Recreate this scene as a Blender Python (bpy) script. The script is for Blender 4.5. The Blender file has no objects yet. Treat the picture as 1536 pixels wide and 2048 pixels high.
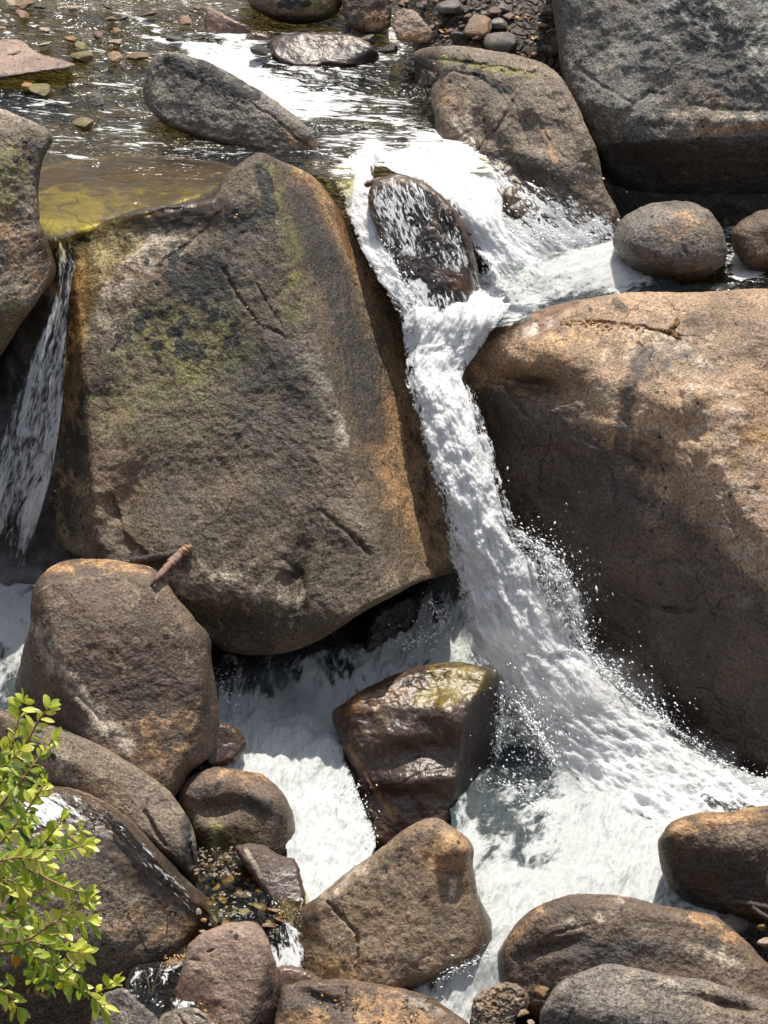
import bpy, math, random
import numpy as np
R = math.radians
scene = bpy.context.scene
random.seed(7)
rng = np.random.default_rng(11)

# ------------------------------------------------------------------ camera
CAM_H, PITCH, HFOV = 15.5, 27.0, 16.0
cd = bpy.data.cameras.new("camera")
cam = bpy.data.objects.new("camera", cd)
scene.collection.objects.link(cam)
cam.location = (0, 0, CAM_H)
cam.rotation_euler = (R(90 - PITCH), 0, 0)
cd.sensor_fit = 'HORIZONTAL'
cd.sensor_width = 36
cd.angle = R(HFOV)
cd.clip_start, cd.clip_end = 0.1, 3000
scene.camera = cam

# ------------------------------------------------------------------ sky and sun
SUN_EL, SUN_AZ = 71.0, 14.0          # azimuth measured from +Y (away from the camera) towards +X
world = bpy.data.worlds.new("World")
scene.world = world
world.use_nodes = True
wn = world.node_tree.nodes
sky = wn.new("ShaderNodeTexSky")
sky.sky_type = 'NISHITA'
sky.sun_disc = False
sky.sun_elevation = R(SUN_EL)
sky.sun_rotation = R(SUN_AZ)
wn["Background"].inputs["Strength"].default_value = 0.15
hs = wn.new('ShaderNodeHueSaturation'); hs.inputs['Saturation'].default_value = .45
world.node_tree.links.new(sky.outputs[0], hs.inputs['Color'])
world.node_tree.links.new(hs.outputs[0], wn["Background"].inputs["Color"])
sd = bpy.data.lights.new("sun", 'SUN')
sd.energy = 4.3
sd.angle = R(0.5)
sd.color = (1.0, 0.93, 0.82)
sun = bpy.data.objects.new("sun", sd)
scene.collection.objects.link(sun)
sun.location = (10, 30, 40)
sun.rotation_euler = (R(-(90 - SUN_EL)), 0, R(-SUN_AZ))
scene.view_settings.view_transform = 'Standard'
scene.view_settings.look = 'None'
scene.view_settings.exposure = 0.62
scene.view_settings.gamma = 1
scene.cycles.use_denoising = True
scene.cycles.max_bounces = 8
scene.cycles.transparent_max_bounces = 24
scene.cycles.caustics_reflective = False
scene.cycles.caustics_refractive = False

# ------------------------------------------------------------------ image ray helpers (photo pixels 1536 x 2048 -> world)
FPX = 768 / math.tan(R(HFOV / 2))
CP, SP = math.cos(R(PITCH)), math.sin(R(PITCH))
def ray(px, py):
    u = (np.asarray(px, float) - 768) / FPX
    v = (1024 - np.asarray(py, float)) / FPX
    dy = CP + v * SP
    return u / dy, (-SP + v * CP) / dy          # x and z gained per metre of Y
def P(px, py, Y):
    gx, gz = ray(px, py)
    return np.stack([Y * gx, Y + 0 * gx, CAM_H + Y * gz], -1)
def yz(py, z, px=768):                          # Y at which the ray meets height z
    return (z - CAM_H) / ray(px, py)[1]
def smooth(e0, e1, x):
    t = np.clip((x - e0) / (e1 - e0), 0, 1)
    return t * t * (3 - 2 * t)

# ------------------------------------------------------------------ noise
_pr = np.random.default_rng(3)
_perm = _pr.permutation(256)
_perm = np.concatenate([_perm, _perm, _perm])
_g = _pr.normal(size=(256, 3)); _g /= np.linalg.norm(_g, axis=1)[:, None]
def perlin(p):
    p = np.asarray(p, float)
    i = np.floor(p).astype(int); f = p - i; i &= 255
    w = f * f * f * (f * (f * 6 - 15) + 10)
    out = 0
    for dx in (0, 1):
        for dy in (0, 1):
            for dz in (0, 1):
                h = _perm[_perm[_perm[i[:, 0] + dx] + i[:, 1] + dy] + i[:, 2] + dz] & 255
                d = (_g[h] * (f - (dx, dy, dz))).sum(1)
                out = out + d * (w[:, 0] if dx else 1 - w[:, 0]) * (w[:, 1] if dy else 1 - w[:, 1]) * (w[:, 2] if dz else 1 - w[:, 2])
    return out * 1.5
def fbm(p, scale, octv=4, rough=0.5, ridged=False, off=0.0):
    a, s, tot, o = 1.0, scale, 0.0, 0
    for k in range(octv):
        n = perlin(np.asarray(p) * s + 17.3 * k + off)
        if ridged: n = 1 - 2 * np.abs(n)
        o = o + a * n; tot += a
        a *= rough; s *= 2.03
    return o / tot

# ------------------------------------------------------------------ object helpers
col = scene.collection
def tag(o, label=None, cat=None, group=None, kind=None):
    if label: o["label"] = label
    if cat: o["category"] = cat
    if group: o["group"] = group
    if kind: o["kind"] = kind
    return o
def mesh_obj(name, verts, faces, mat, parent=None, origin=None, shade=True, attrs=None, uv=None):
    verts = np.asarray(verts, float)
    org = np.zeros(3) if origin is None else np.asarray(origin, float)
    me = bpy.data.meshes.new(name)
    if isinstance(faces, np.ndarray):
        k = faces.shape[1]
        me.vertices.add(len(verts)); me.vertices.foreach_set("co", (verts - org).ravel())
        me.loops.add(faces.size); me.loops.foreach_set("vertex_index", faces.ravel().astype(np.int32))
        me.polygons.add(len(faces))
        me.polygons.foreach_set("loop_start", np.arange(0, faces.size, k, dtype=np.int32))
        me.update(calc_edges=True); me.validate()
    else:
        me.from_pydata((verts - org).tolist(), [], faces)
    if shade:
        me.polygons.foreach_set("use_smooth", np.ones(len(me.polygons), bool))
    for k, v in (attrs or {}).items():
        a = me.attributes.new(k, 'FLOAT', 'POINT'); a.data.foreach_set("value", np.asarray(v, np.float32))
    if uv is not None:
        l = me.uv_layers.new(name="flow")
        idx = np.empty(len(me.loops), np.int32); me.loops.foreach_get("vertex_index", idx)
        l.data.foreach_set("uv", np.asarray(uv, np.float32)[idx].ravel())
    if mat: me.materials.append(mat)
    me.update()
    o = bpy.data.objects.new(name, me)
    col.objects.link(o)
    o.location = org.tolist()
    if parent: o.parent = parent
    return o
def spline(pts, n, closed=True):
    p = np.asarray(pts, float); m = len(p)
    out = []
    segs = m if closed else m - 1
    for i in range(segs):
        if closed: a, b, c, d = p[i - 1], p[i], p[(i + 1) % m], p[(i + 2) % m]
        else: a, b, c, d = p[max(i - 1, 0)], p[i], p[i + 1], p[min(i + 2, m - 1)]
        t = np.linspace(0, 1, 24, endpoint=False)[:, None]
        out.append(0.5 * (2 * b + (c - a) * t + (2 * a - 5 * b + 4 * c - d) * t**2 + (3 * b - a - 3 * c + d) * t**3))
    if not closed: out.append(p[-1:])
    q = np.concatenate(out)
    if closed: q = np.concatenate([q, q[:1]])
    L = np.concatenate([[0], np.cumsum(np.linalg.norm(np.diff(q[:, :2], axis=0), axis=1))])
    s = np.linspace(0, L[-1], n + 1 if closed else n)
    if closed: s = s[:-1]
    return np.stack([np.interp(s, L, q[:, k]) for k in range(q.shape[1])], -1)
def seg_dist(q, pts):                      # distance and signed side from points q to a polyline
    best = np.full(len(q), 1e9); side = np.zeros(len(q)); par = np.zeros(len(q))
    pts = np.asarray(pts, float)
    for k in range(len(pts) - 1):
        a, b = pts[k], pts[k + 1]; ab = b - a
        t = np.clip(((q - a) @ ab) / (ab @ ab), 0, 1)
        r = q - (a + t[:, None] * ab); d = np.hypot(r[:, 0], r[:, 1])
        m = d < best
        best[m] = d[m]; side[m] = (ab[0] * r[:, 1] - ab[1] * r[:, 0])[m]; par[m] = ((k + t) / (len(pts) - 1))[m]
    return best, np.sign(side), par
def near_dist(q, pts):
    out = np.empty(len(q))
    for s in range(0, len(q), 8000):
        d = q[s:s + 8000, None, :] - pts[None]
        out[s:s + 8000] = np.sqrt((d**2).sum(-1).min(1))
    return out
def inside(q, poly):
    x, y = q[:, 0], q[:, 1]; c = np.zeros(len(q), bool); p = np.asarray(poly, float)
    for i in range(len(p)):
        (x1, y1), (x2, y2) = p[i - 1], p[i]
        c ^= ((y1 > y) != (y2 > y)) & (x < (x2 - x1) * (y - y1) / (y2 - y1 + 1e-12) + x1)
    return c

# ------------------------------------------------------------------ materials
def N(nt, typ, **kw):
    n = nt.nodes.new(typ)
    for k, v in kw.items():
        if k in n.inputs.keys(): n.inputs[k].default_value = v
        else: setattr(n, k, v)
    return n
def new_mat(name):
    m = bpy.data.materials.new(name); m.use_nodes = True
    nt = m.node_tree; nt.nodes.clear()
    out = nt.nodes.new("ShaderNodeOutputMaterial")
    return m, nt, out
class G:
    """small node-graph writer"""
    def __init__(s, nt): s.nt = nt
    def link(s, a, b): s.nt.links.new(a, b)
    def val(s, sock, v):
        if isinstance(v, (int, float)): sock.default_value = v
        elif isinstance(v, tuple): sock.default_value = v if len(v) == len(sock.default_value) else (*v, 1)
        else: s.link(v, sock)
    def math(s, op, a, b=None, c=None, clamp=False):
        n = s.nt.nodes.new("ShaderNodeMath"); n.operation = op; n.use_clamp = clamp
        for i, v in enumerate((a, b, c)):
            if v is not None: s.val(n.inputs[i], v)
        return n.outputs[0]
    def noise(s, vec, scale, detail=4, rough=0.55, dist=0.0):
        n = N(s.nt, "ShaderNodeTexNoise"); n.inputs["Scale"].default_value = scale
        n.inputs["Detail"].default_value = detail; n.inputs["Roughness"].default_value = rough; n.inputs["Distortion"].default_value = dist
        s.link(vec, n.inputs["Vector"]); return n.outputs["Fac"]
    def voro(s, vec, scale, feature='F1', rnd=1.0):
        n = N(s.nt, "ShaderNodeTexVoronoi"); n.feature = feature
        n.inputs["Scale"].default_value = scale; n.inputs["Randomness"].default_value = rnd
        s.link(vec, n.inputs["Vector"]); return n.outputs
    def ss(s, x, a, b):
        n = s.nt.nodes.new("ShaderNodeMapRange"); n.interpolation_type = 'SMOOTHSTEP'
        s.val(n.inputs[0], x); s.val(n.inputs[1], a); s.val(n.inputs[2], b)
        return n.outputs[0]
    def rng(s, x, a, b, c, d):
        n = s.nt.nodes.new("ShaderNodeMapRange")
        for i, v in enumerate((x, a, b, c, d)): s.val(n.inputs[i], v)
        return n.outputs[0]
    def mix(s, f, a, b, mode='MIX'):
        n = s.nt.nodes.new("ShaderNodeMix"); n.data_type = 'RGBA'; n.blend_type = mode
        s.val(n.inputs[0], f); s.val(n.inputs[6], a); s.val(n.inputs[7], b)
        return n.outputs[2]
    def attr(s, name):
        n = s.nt.nodes.new("ShaderNodeAttribute"); n.attribute_name = name
        return n.outputs["Fac"]
    def bump(s, h, strength, dist, normal=None):
        n = s.nt.nodes.new("ShaderNodeBump"); s.val(n.inputs["Strength"], strength); n.inputs["Distance"].default_value = dist
        s.link(h, n.inputs["Height"])
        if normal is not None: s.link(normal, n.inputs["Normal"])
        return n.outputs[0]

def rock_mat(name, a, b, grain=1.0, bump=1.0, rough=0.5, orange=(.34, .20, .095), moss=(.17, .16, .045), lich=(.022, .022, .020),
             spots=0.0, pale=(.46, .385, .30), light_lich=0.0, gs=1.0, coat=0.0):
    m, nt, out = new_mat(name); g = G(nt)
    vec = nt.nodes.new("ShaderNodeNewGeometry").outputs["Position"]
    n1 = g.noise(vec, 1.1, 6, .6, .6)
    n2 = g.noise(vec, 5.5 * gs, 7, .68, .4)
    n3 = g.noise(vec, 34 * gs, 4, .62, .3)
    n4 = g.noise(vec, 85 * gs, 2, .5)
    base = g.mix(g.ss(g.math('ADD', g.math('MULTIPLY', n1, .55), g.math('MULTIPLY', n2, .45)), .38, .62), a + (1,), b + (1,))
    # warm iron tint in broad patches
    n5 = g.noise(vec, .75, 4, .5)
    warm = g.mix(.8, base, orange + (1,), 'MIX')
    base = g.mix(g.math('MULTIPLY', g.ss(n5, .52, .72), .28), base, warm)
    # masks painted on the stone: break each up with noise so that it keeps a ragged border
    def mk(nm, soft=.22, nz=n2, amt=2.4):
        return g.ss(g.math('ADD', g.attr(nm), g.math('MULTIPLY', g.math('SUBTRACT', nz, .5), amt)), .5 - soft, .5 + soft)
    base = g.mix(g.math('MULTIPLY', mk("m_orng", .32), .8), base, orange + (1,))
    base = g.mix(g.math('MULTIPLY', mk("m_pale", .35), .8), base, pale + (1,))
    base = g.mix(g.math('MULTIPLY', mk("m_moss", .3), .75), base, moss + (1,))
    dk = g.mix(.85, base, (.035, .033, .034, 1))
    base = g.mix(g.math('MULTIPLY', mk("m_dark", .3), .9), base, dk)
    # crystal grain
    gr = g.math('ADD', g.math('MULTIPLY', g.math('SUBTRACT', n3, .5), 3.2 * grain), g.math('MULTIPLY', g.math('SUBTRACT', n4, .5), 1.4 * grain))
    gm = g.math('MAXIMUM', g.math('ADD', 1.0, gr), .22)
    gm = g.math('MINIMUM', gm, 2.3)
    gm2 = nt.nodes.new("ShaderNodeCombineColor")
    for i in range(3): g.link(gm, gm2.inputs[i])
    base = g.mix(1.0, base, gm2.outputs[0], 'MULTIPLY')
    mot = g.rng(n2, .3, .7, .45, 1.5)
    mm = nt.nodes.new("ShaderNodeCombineColor")
    for i in range(3): g.link(mot, mm.inputs[i])
    base = g.mix(1.0, base, mm.outputs[0], 'MULTIPLY')
    # black crust lichen: round blots
    vo = g.voro(vec, 8.5 * gs)
    blot = g.math('SUBTRACT', g.math('ADD', g.attr("m_lich"), g.math('MULTIPLY', g.math('SUBTRACT', g.noise(vec, 4.5, 5, .65), .5), 1.6)), g.math('MULTIPLY', vo["Distance"], .8))
    base = g.mix(g.math('MULTIPLY', g.ss(blot, -.02, .06), .93), base, lich + (1,))
    if spots > 0:
        v2 = g.voro(vec, 16)
        sp = g.math('SUBTRACT', g.math('MULTIPLY', g.noise(vec, 2.2, 4, .6), 1.0), g.math('MULTIPLY', v2["Distance"], .9))
        base = g.mix(g.math('MULTIPLY', g.ss(sp, .42 - spots * .2, .47 - spots * .2), .75), base, (.06, .05, .045, 1))
    if light_lich > 0:
        v3 = g.voro(vec, 9)
        ll = g.math('SUBTRACT', g.math('ADD', g.attr("m_light"), g.math('MULTIPLY', g.math('SUBTRACT', g.noise(vec, 6, 7, .75, .6), .5), 2.0)), g.math('MULTIPLY', v3["Distance"], .35))
        base = g.mix(g.math('MULTIPLY', g.ss(ll, .30, .46), light_lich), base, (.40, .41, .36, 1))
    # thin old fractures, here and there
    dn_ = nt.nodes.new("ShaderNodeVectorMath"); dn_.operation = 'MULTIPLY_ADD'; cn = N(nt, "ShaderNodeTexNoise"); cn.inputs["Scale"].default_value = 2.2; cn.inputs["Detail"].default_value = 5
    g.link(vec, cn.inputs["Vector"]); g.link(cn.outputs["Color"], dn_.inputs[0]); dn_.inputs[1].default_value = (.7, .7, .7); g.link(vec, dn_.inputs[2])
    fe = g.voro(dn_.outputs[0], .95, 'DISTANCE_TO_EDGE')["Distance"]
    frac = g.math('MULTIPLY', g.math('SUBTRACT', 1.0, g.ss(fe, .001, .010)), g.ss(g.noise(vec, 1.6, 3, .5), .53, .62))
    base = g.mix(g.math('MULTIPLY', frac, .5), base, (.03, .026, .022, 1))
    wet = g.ss(g.math('ADD', g.attr("m_wet_shade"), g.math('MULTIPLY', g.math('SUBTRACT', n2, .5), .7)), .3, .7)
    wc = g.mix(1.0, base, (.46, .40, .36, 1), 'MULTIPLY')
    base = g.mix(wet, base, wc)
    bs = nt.nodes.new("ShaderNodeBsdfPrincipled")
    g.link(base, bs.inputs["Base Color"])
    g.link(g.rng(wet, 0, 1, rough, .34), bs.inputs["Roughness"])
    g.link(g.rng(wet, 0, 1, .34, .5), bs.inputs["Specular IOR Level"])
    dry = g.rng(wet, 0, 1, 1, .3)
    bf = g.bump(g.math('SUBTRACT', 1.0, frac), .8, .03)
    b1 = g.bump(n2, g.math('MULTIPLY', dry, .5 * bump), .05, bf)
    b2 = g.bump(n3, g.math('MULTIPLY', dry, .8 * bump), .022, b1)
    b3 = g.bump(n4, g.math('MULTIPLY', dry, .5 * bump), .007, b2)
    g.link(b3, bs.inputs["Normal"])
    g.link(bs.outputs[0], out.inputs[0])
    return m

def water_mat(name, tint=(.80, .74, .52), rough=.06, ripple=(9, 26), rip_amt=(.5, .35), foam_col=(.80, .81, .815), fscale=1.0, fine=1.0, foam_bump=.5, air=False, dens_soft=.07, gloss=1.0, transl=.12, sss=.05, bk=1.0, filmg=1.0, turbid=0.0, tcol=(.07, .092, .10)):
    """clear film of moving water (see-through, mirror-like at a slant) with foam laid over it by a flow-stretched noise"""
    m, nt, out = new_mat(name); g = G(nt)
    uvn = nt.nodes.new("ShaderNodeUVMap"); uvn.uv_map = "flow"
    uv = uvn.outputs[0]
    na = g.noise(uv, 3.2 * fscale, 8, .66, 1.0)
    nb = g.noise(uv, 13 * fscale, 5, .62, 1.6)
    vo = g.voro(uv, 11 * fscale, 'DISTANCE_TO_EDGE')["Distance"]
    net = g.math('SUBTRACT', 1.0, g.ss(vo, 0.0, .22))                 # lacy foam net
    v = g.math('ADD', g.math('ADD', g.math('MULTIPLY', g.math('SUBTRACT', na, .5), 2.9), g.math('MULTIPLY', g.math('SUBTRACT', nb, .5), 2.2 * fine)), g.math('MULTIPLY', net, .12))
    dens = g.attr("dens")
    fo = g.math('ADD', v, g.math('SUBTRACT', g.math('MULTIPLY', dens, 1.5), .75))
    foam = g.math('ADD', g.math('MULTIPLY', g.ss(fo, -dens_soft, dens_soft * 2.6), .80), g.math('MULTIPLY', g.ss(fo, -.15, .50), .24), clamp=True)
    # film
    nr1 = g.noise(uv, ripple[0], 4, .6, .8); nr2 = g.noise(uv, ripple[1], 3, .6, .4)
    calm = g.math('ADD', .10, g.math('MULTIPLY', dens, 3.5), clamp=True)
    bn = g.bump(nr2, g.math('MULTIPLY', calm, rip_amt[1]), .08 * bk, g.bump(nr1, g.math('MULTIPLY', calm, rip_amt[0]), .34 * bk))
    tr = nt.nodes.new("ShaderNodeBsdfTransparent"); tr.inputs[0].default_value = tint + (1,)
    gl = nt.nodes.new("ShaderNodeBsdfGlossy"); gl.inputs["Roughness"].default_value = rough; gl.inputs["Color"].default_value = (gloss, gloss, gloss, 1)
    g.link(bn, gl.inputs["Normal"])
    if turbid > 0:
        df = nt.nodes.new('ShaderNodeBsdfDiffuse'); df.inputs[0].default_value = tcol + (1,)
        tm = nt.nodes.new('ShaderNodeMixShader'); tm.inputs[0].default_value = turbid
        g.link(tr.outputs[0], tm.inputs[1]); g.link(df.outputs[0], tm.inputs[2]); tr = tm
    fr = nt.nodes.new("ShaderNodeFresnel"); fr.inputs["IOR"].default_value = 1.33; g.link(bn, fr.inputs["Normal"])
    film = nt.nodes.new("ShaderNodeMixShader")
    g.link(g.math('MULTIPLY', fr.outputs[0], filmg), film.inputs[0]); g.link(tr.outputs[0], film.inputs[1]); g.link(gl.outputs[0], film.inputs[2])
    clear = nt.nodes.new("ShaderNodeBsdfTransparent")
    ed = g.ss(g.math('ADD', g.attr("edge"), g.math('MULTIPLY', g.math('SUBTRACT', na, .5), .5)), .05, .25)
    film2 = nt.nodes.new("ShaderNodeMixShader")
    g.link(ed, film2.inputs[0]); g.link(clear.outputs[0], film2.inputs[1]); g.link(film.outputs[0], film2.inputs[2])
    # foam
    fb = nt.nodes.new("ShaderNodeBsdfPrincipled")
    fb.inputs["Base Color"].default_value = foam_col + (1,); fb.inputs["Roughness"].default_value = .45
    fb.inputs["Specular IOR Level"].default_value = .4
    g.link(g.bump(nb, foam_bump, .08, g.bump(na, foam_bump, .2)), fb.inputs["Normal"])
    fb.inputs['Subsurface Weight'].default_value = 1.0; fb.inputs['Subsurface Radius'].default_value = (1, 1, 1); fb.inputs['Subsurface Scale'].default_value = sss
    tl = nt.nodes.new("ShaderNodeBsdfTranslucent"); tl.inputs[0].default_value = (.75, .79, .80, 1)
    fmix = nt.nodes.new("ShaderNodeMixShader"); fmix.inputs[0].default_value = transl
    g.link(fb.outputs[0], fmix.inputs[1]); g.link(tl.outputs[0], fmix.inputs[2])
    fin = nt.nodes.new("ShaderNodeMixShader")
    g.link(foam, fin.inputs[0]); g.link(film2.outputs[0], fin.inputs[1]); g.link(fmix.outputs[0], fin.inputs[2])
    g.link(fin.outputs[0], out.inputs[0])
    return m

# ------------------------------------------------------------------ boulder builder
def facet_plane(f, planes):
    """facet = (px, py, Y or 'fN', slope, aspect): slope 0 is level, 90 upright; aspect 0 faces the camera side, + turns right"""
    px, py, Y, sl, asp = f
    if isinstance(Y, str): Y = plane_Y(planes[int(Y[1:])], px, py)
    n = np.array([math.sin(R(sl)) * math.sin(R(asp)), -math.sin(R(sl)) * math.cos(R(asp)), math.cos(R(sl))])
    return n, n @ P(px, py, float(Y))
def plane_Y(pl, px, py):
    n, c = pl; gx, gz = ray(px, py)
    den = n[0] * gx + n[1] + n[2] * gz
    den = np.where(den > -.02, -.02, den)
    return (c - n[2] * CAM_H) / den
def mask_val(shape, q):
    if shape[0] == 'b':
        _, cx, cy, rx, ry, ang = shape
        c, s = math.cos(R(ang)), math.sin(R(ang)); d = q - (cx, cy)
        x = (d[:, 0] * c + d[:, 1] * s) / rx; y = (-d[:, 0] * s + d[:, 1] * c) / ry
        return 1 - smooth(.35, 1.45, np.hypot(x, y))
    if shape[0] == 's':
        d, _, _ = seg_dist(q, shape[1]); return 1 - smooth(.3, 1.5, d / shape[2])
    if shape[0] == 'p':
        pin = inside(q, shape[1]); d = near_dist(q, spline(shape[1], 160)) * np.where(pin, 1, -1)
        return smooth(-shape[2], shape[2], d)
    return np.full(len(q), shape[1])           # ('all', v)
ATTRS = ("m_orng", "m_pale", "m_moss", "m_dark", "m_lich", "m_light", "m_wet_shade")
class Surf:
    pass
def rock(name, label, cat, outline, facets, mat, rim=(40, .25), T=1.5, n=(300, 100), k=.06, bumps=(), cracks=(), ledges=(),
         amp=(.05, .012), nscale=1.3, masks=(), jit=2.0, group=None, center=None, gr=(0, 0), seed=0):
    o = spline(outline, n[0])
    if (o[:, 0] * np.roll(o[:, 1], -1) - o[:, 1] * np.roll(o[:, 0], -1)).sum() < 0: o = o[::-1].copy()
    c = o.mean(0) if center is None else np.array(center, float)
    th = np.linspace(0, 2 * math.pi, n[0], endpoint=False)
    cir = np.stack([np.cos(th) * 4, np.sin(th) * 4, np.full(n[0], seed * 3.7 + len(name))], -1)
    dirv = o - c; dl = np.linalg.norm(dirv, axis=1)[:, None]
    o = o + dirv / dl * (jit * (fbm(cir, 1.0, 3) * 2 + fbm(cir, 6.0, 3)))[:, None]
    planes = []
    for f in facets: planes.append(facet_plane(f, planes))
    S = Surf(); S.planes = planes
    def front(q, rimfx=True):
        ys = np.stack([plane_Y(p, q[:, 0], q[:, 1]) for p in planes], 0)
        mx = ys.max(0); Y = mx + k * np.log(np.exp((ys - mx) / k).sum(0))
        if rimfx:
            d = np.minimum(near_dist(q, o) / rim[0], 1)
            Y = Y + rim[1] * (1 - np.sqrt(np.clip(1 - (1 - d)**2, 0, 1)))
        for (bx, by, rx, ry, ang, dY) in bumps:
            cc, ss_ = math.cos(R(ang)), math.sin(R(ang)); dd = q - (bx, by)
            x = (dd[:, 0] * cc + dd[:, 1] * ss_) / rx; y = (-dd[:, 0] * ss_ + dd[:, 1] * cc) / ry
            Y = Y + dY * np.exp(-(x * x + y * y) * 1.2)
        for (pts, w, dep) in cracks:
            wob = q + np.stack([fbm(np.c_[q / 22, q[:, :1] * 0], 1, 2), fbm(np.c_[q / 22, q[:, :1] * 0 + 9], 1, 2)], -1) * 5
            d, _, par = seg_dist(wob, pts)
            md = .55 + .75 * fbm(np.c_[q / 30, q[:, :1] * 0 + 4], 1, 3)
            Y = Y + dep * .7 * np.clip(md, .1, 1.2) * np.exp(-(d / (w * .62))**2) * (.35 + .65 * np.sin(np.pi * np.clip(par * .9 + .05, 0, 1)))
        for (pts, w, dep) in ledges:           # a step: the right-hand side of the stroke drops back by dep, fading out over w
            wob = q + np.stack([fbm(np.c_[q / 40, q[:, :1] * 0], 1, 3), fbm(np.c_[q / 40, q[:, :1] * 0 + 9], 1, 3)], -1) * 10
            d, sd_, par = seg_dist(wob, pts); t = d * sd_
            fade = np.sin(np.pi * np.clip(par, 0, 1))**.6
            Y = Y + dep * .85 * np.clip(.6 + 1.2 * fbm(np.c_[q / 60, q[:, :1] * 0 + 2], 1, 3), 0, 1.3) * fade * np.where(t > 0, np.exp(-(t / w)**1.2) * smooth(0, 5, t), 0)
        return Y
    S.front = lambda px, py: front(np.array([[px, py]], float), False)[0]
    S.frontq = lambda q: front(q, False)
    nr = n[1]; nb = max(8, nr // 7)
    rho = 1 - (1 - np.linspace(0.0, 1, nr + 1)[1:])**1.45
    q = (c + rho[:, None, None] * (o - c)[None]).reshape(-1, 2)
    q = np.concatenate([c[None], q])
    Yf = front(q)
    W = P(q[:, 0], q[:, 1], Yf)
    off = seed * 5.1
    Yf = Yf - amp[0] * .55 * fbm(W, nscale * .8, 3, .5, True, off=off + 7) + amp[0] * fbm(W, nscale, 4, .5, off=off) + amp[0] * .6 * fbm(W, nscale * .45, 2, off=off + 3) + amp[1] * fbm(W, nscale * 9, 4, .6, off=off)
    front_v = P(q[:, 0], q[:, 1], Yf)
    Yrim = Yf[-n[0]:]
    Yc = Yrim.mean() + T
    rb = np.linspace(1, 0, nb + 1)[1:-1]
    w = 1 - np.sqrt(1 - rb**2)
    qb = (c + rb[:, None, None] * (o - c)[None])
    Yb = Yrim[None] * w[:, None] + np.maximum(Yc, Yrim.max() * 0 + Yc) * (1 - w[:, None])
    qb = qb.reshape(-1, 2)
    wr = 1 - smooth(.4, 1.0, np.repeat(rb, n[0])); 
    Yb = Yb.ravel(); Wb = P(qb[:, 0], qb[:, 1], Yb); Yb = Yb + amp[0] * 2 * fbm(Wb, nscale, 3) * wr
    back_v = np.concatenate([P(qb[:, 0], qb[:, 1], Yb), P(c[0], c[1], Yc)[None]])
    verts = np.concatenate([front_v, back_v])
    nt_ = n[0]; ring = lambda j: 1 + j * nt_ + np.arange(nt_)
    faces = []
    quads = []
    rings = [ring(j) for j in range(nr)] + [len(front_v) + j * nt_ + np.arange(nt_) for j in range(nb - 1)]
    for a, b in zip(rings[:-1], rings[1:]):
        quads.append(np.stack([a, np.roll(a, -1), np.roll(b, -1), b], -1))
    quads = np.concatenate(quads)
    tri0 = np.stack([np.zeros(nt_, int), np.roll(rings[0], -1), rings[0], rings[0]], -1)
    last = np.full(nt_, len(verts) - 1)
    tri1 = np.stack([rings[-1], np.roll(rings[-1], -1), last, last], -1)
    qa = np.concatenate([q, qb, c[None]])
    attrs = {}
    for a, shape, st in masks:
        v = mask_val(shape, qa) * st
        attrs[a] = np.maximum(attrs[a], v) if a in attrs else v
    me_faces = quads
    org = verts.mean(0); org[2] = verts[:, 2].min()
    o_ = mesh_obj(name, verts, np.ascontiguousarray(quads[:, ::-1]), mat, origin=org, attrs=attrs)
    # close the two poles
    import bmesh
    bm = bmesh.new(); bm.from_mesh(o_.data)
    bm.verts.ensure_lookup_table()
    for i in range(nt_):
        j = (i + 1) % nt_
        for f in ((bm.verts[0], bm.verts[int(rings[0][i])], bm.verts[int(rings[0][j])]),
                  (bm.verts[len(verts) - 1], bm.verts[int(rings[-1][j])], bm.verts[int(rings[-1][i])])):
            try: bm.faces.new(f).smooth = True
            except ValueError: pass
    bm.to_mesh(o_.data); bm.free()
    tag(o_, label, cat, group)
    S.obj = o_
    return S

# ------------------------------------------------------------------ riverbed and banks: one sheet
def terrain_z(x, y):
    z = np.interp(y, [-60, 0, 17.9, 24.9, 26.3, 27.5, 28.5, 31.5, 36, 45, 90, 300], [30, 13.4, -1.1, -1.1, .9, 3.1, 4.45, 4.72, 5.2, 7.5, 30, 60])
    z = z + np.maximum(np.abs(x) - 7, 0) * .55 * smooth(12, 20, y)
    zr = np.interp(y, [24.9, 26.3, 27.5, 29.0, 29.8, 31.5, 36], [-1.1, .3, 2.9, 3.5, 4.6, 4.75, 5.2])
    w = smooth(-.5, .0, x) * smooth(24.9, 25.2, y) * (1 - smooth(34, 36, y))
    z = z * (1 - w) + zr * w
    z = z - 1.1 * smooth(1.7, 2.4, x) * (1 - smooth(31.0, 31.8, y)) * smooth(26.5, 27.5, y)
    bank = 5.55 + .62 * (y - 31.4)
    m = smooth(.15, .75, x) * smooth(31.0, 31.6, y) * (1 - smooth(40, 48, y))
    return z * (1 - m) + np.maximum(bank, z) * m
gx = np.concatenate([np.linspace(-220, -9, 30), np.linspace(-8.8, 8.8, 150), np.linspace(9, 220, 30)])
gy = np.concatenate([np.linspace(-60, 17, 40), np.linspace(17.3, 38, 180), np.linspace(38.5, 300, 60)])
X, Y = np.meshgrid(gx, gy)
X, Y = X.ravel(), Y.ravel()
Z = terrain_z(X, Y)
tv = np.stack([X, Y, Z], -1)
Z = Z + .10 * fbm(tv, .9, 4) * smooth(15, 22, Y) + .04 * fbm(tv, 4, 3)
tv[:, 2] = Z
ii = np.arange(len(gx) * len(gy)).reshape(len(gy), len(gx))
tf = np.stack([ii[:-1, :-1], ii[:-1, 1:], ii[1:, 1:], ii[1:, :-1]], -1).reshape(-1, 4)
m, nt, out = new_mat("riverbed_stones"); g = G(nt)
vec = nt.nodes.new("ShaderNodeNewGeometry").outputs["Position"]
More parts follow.
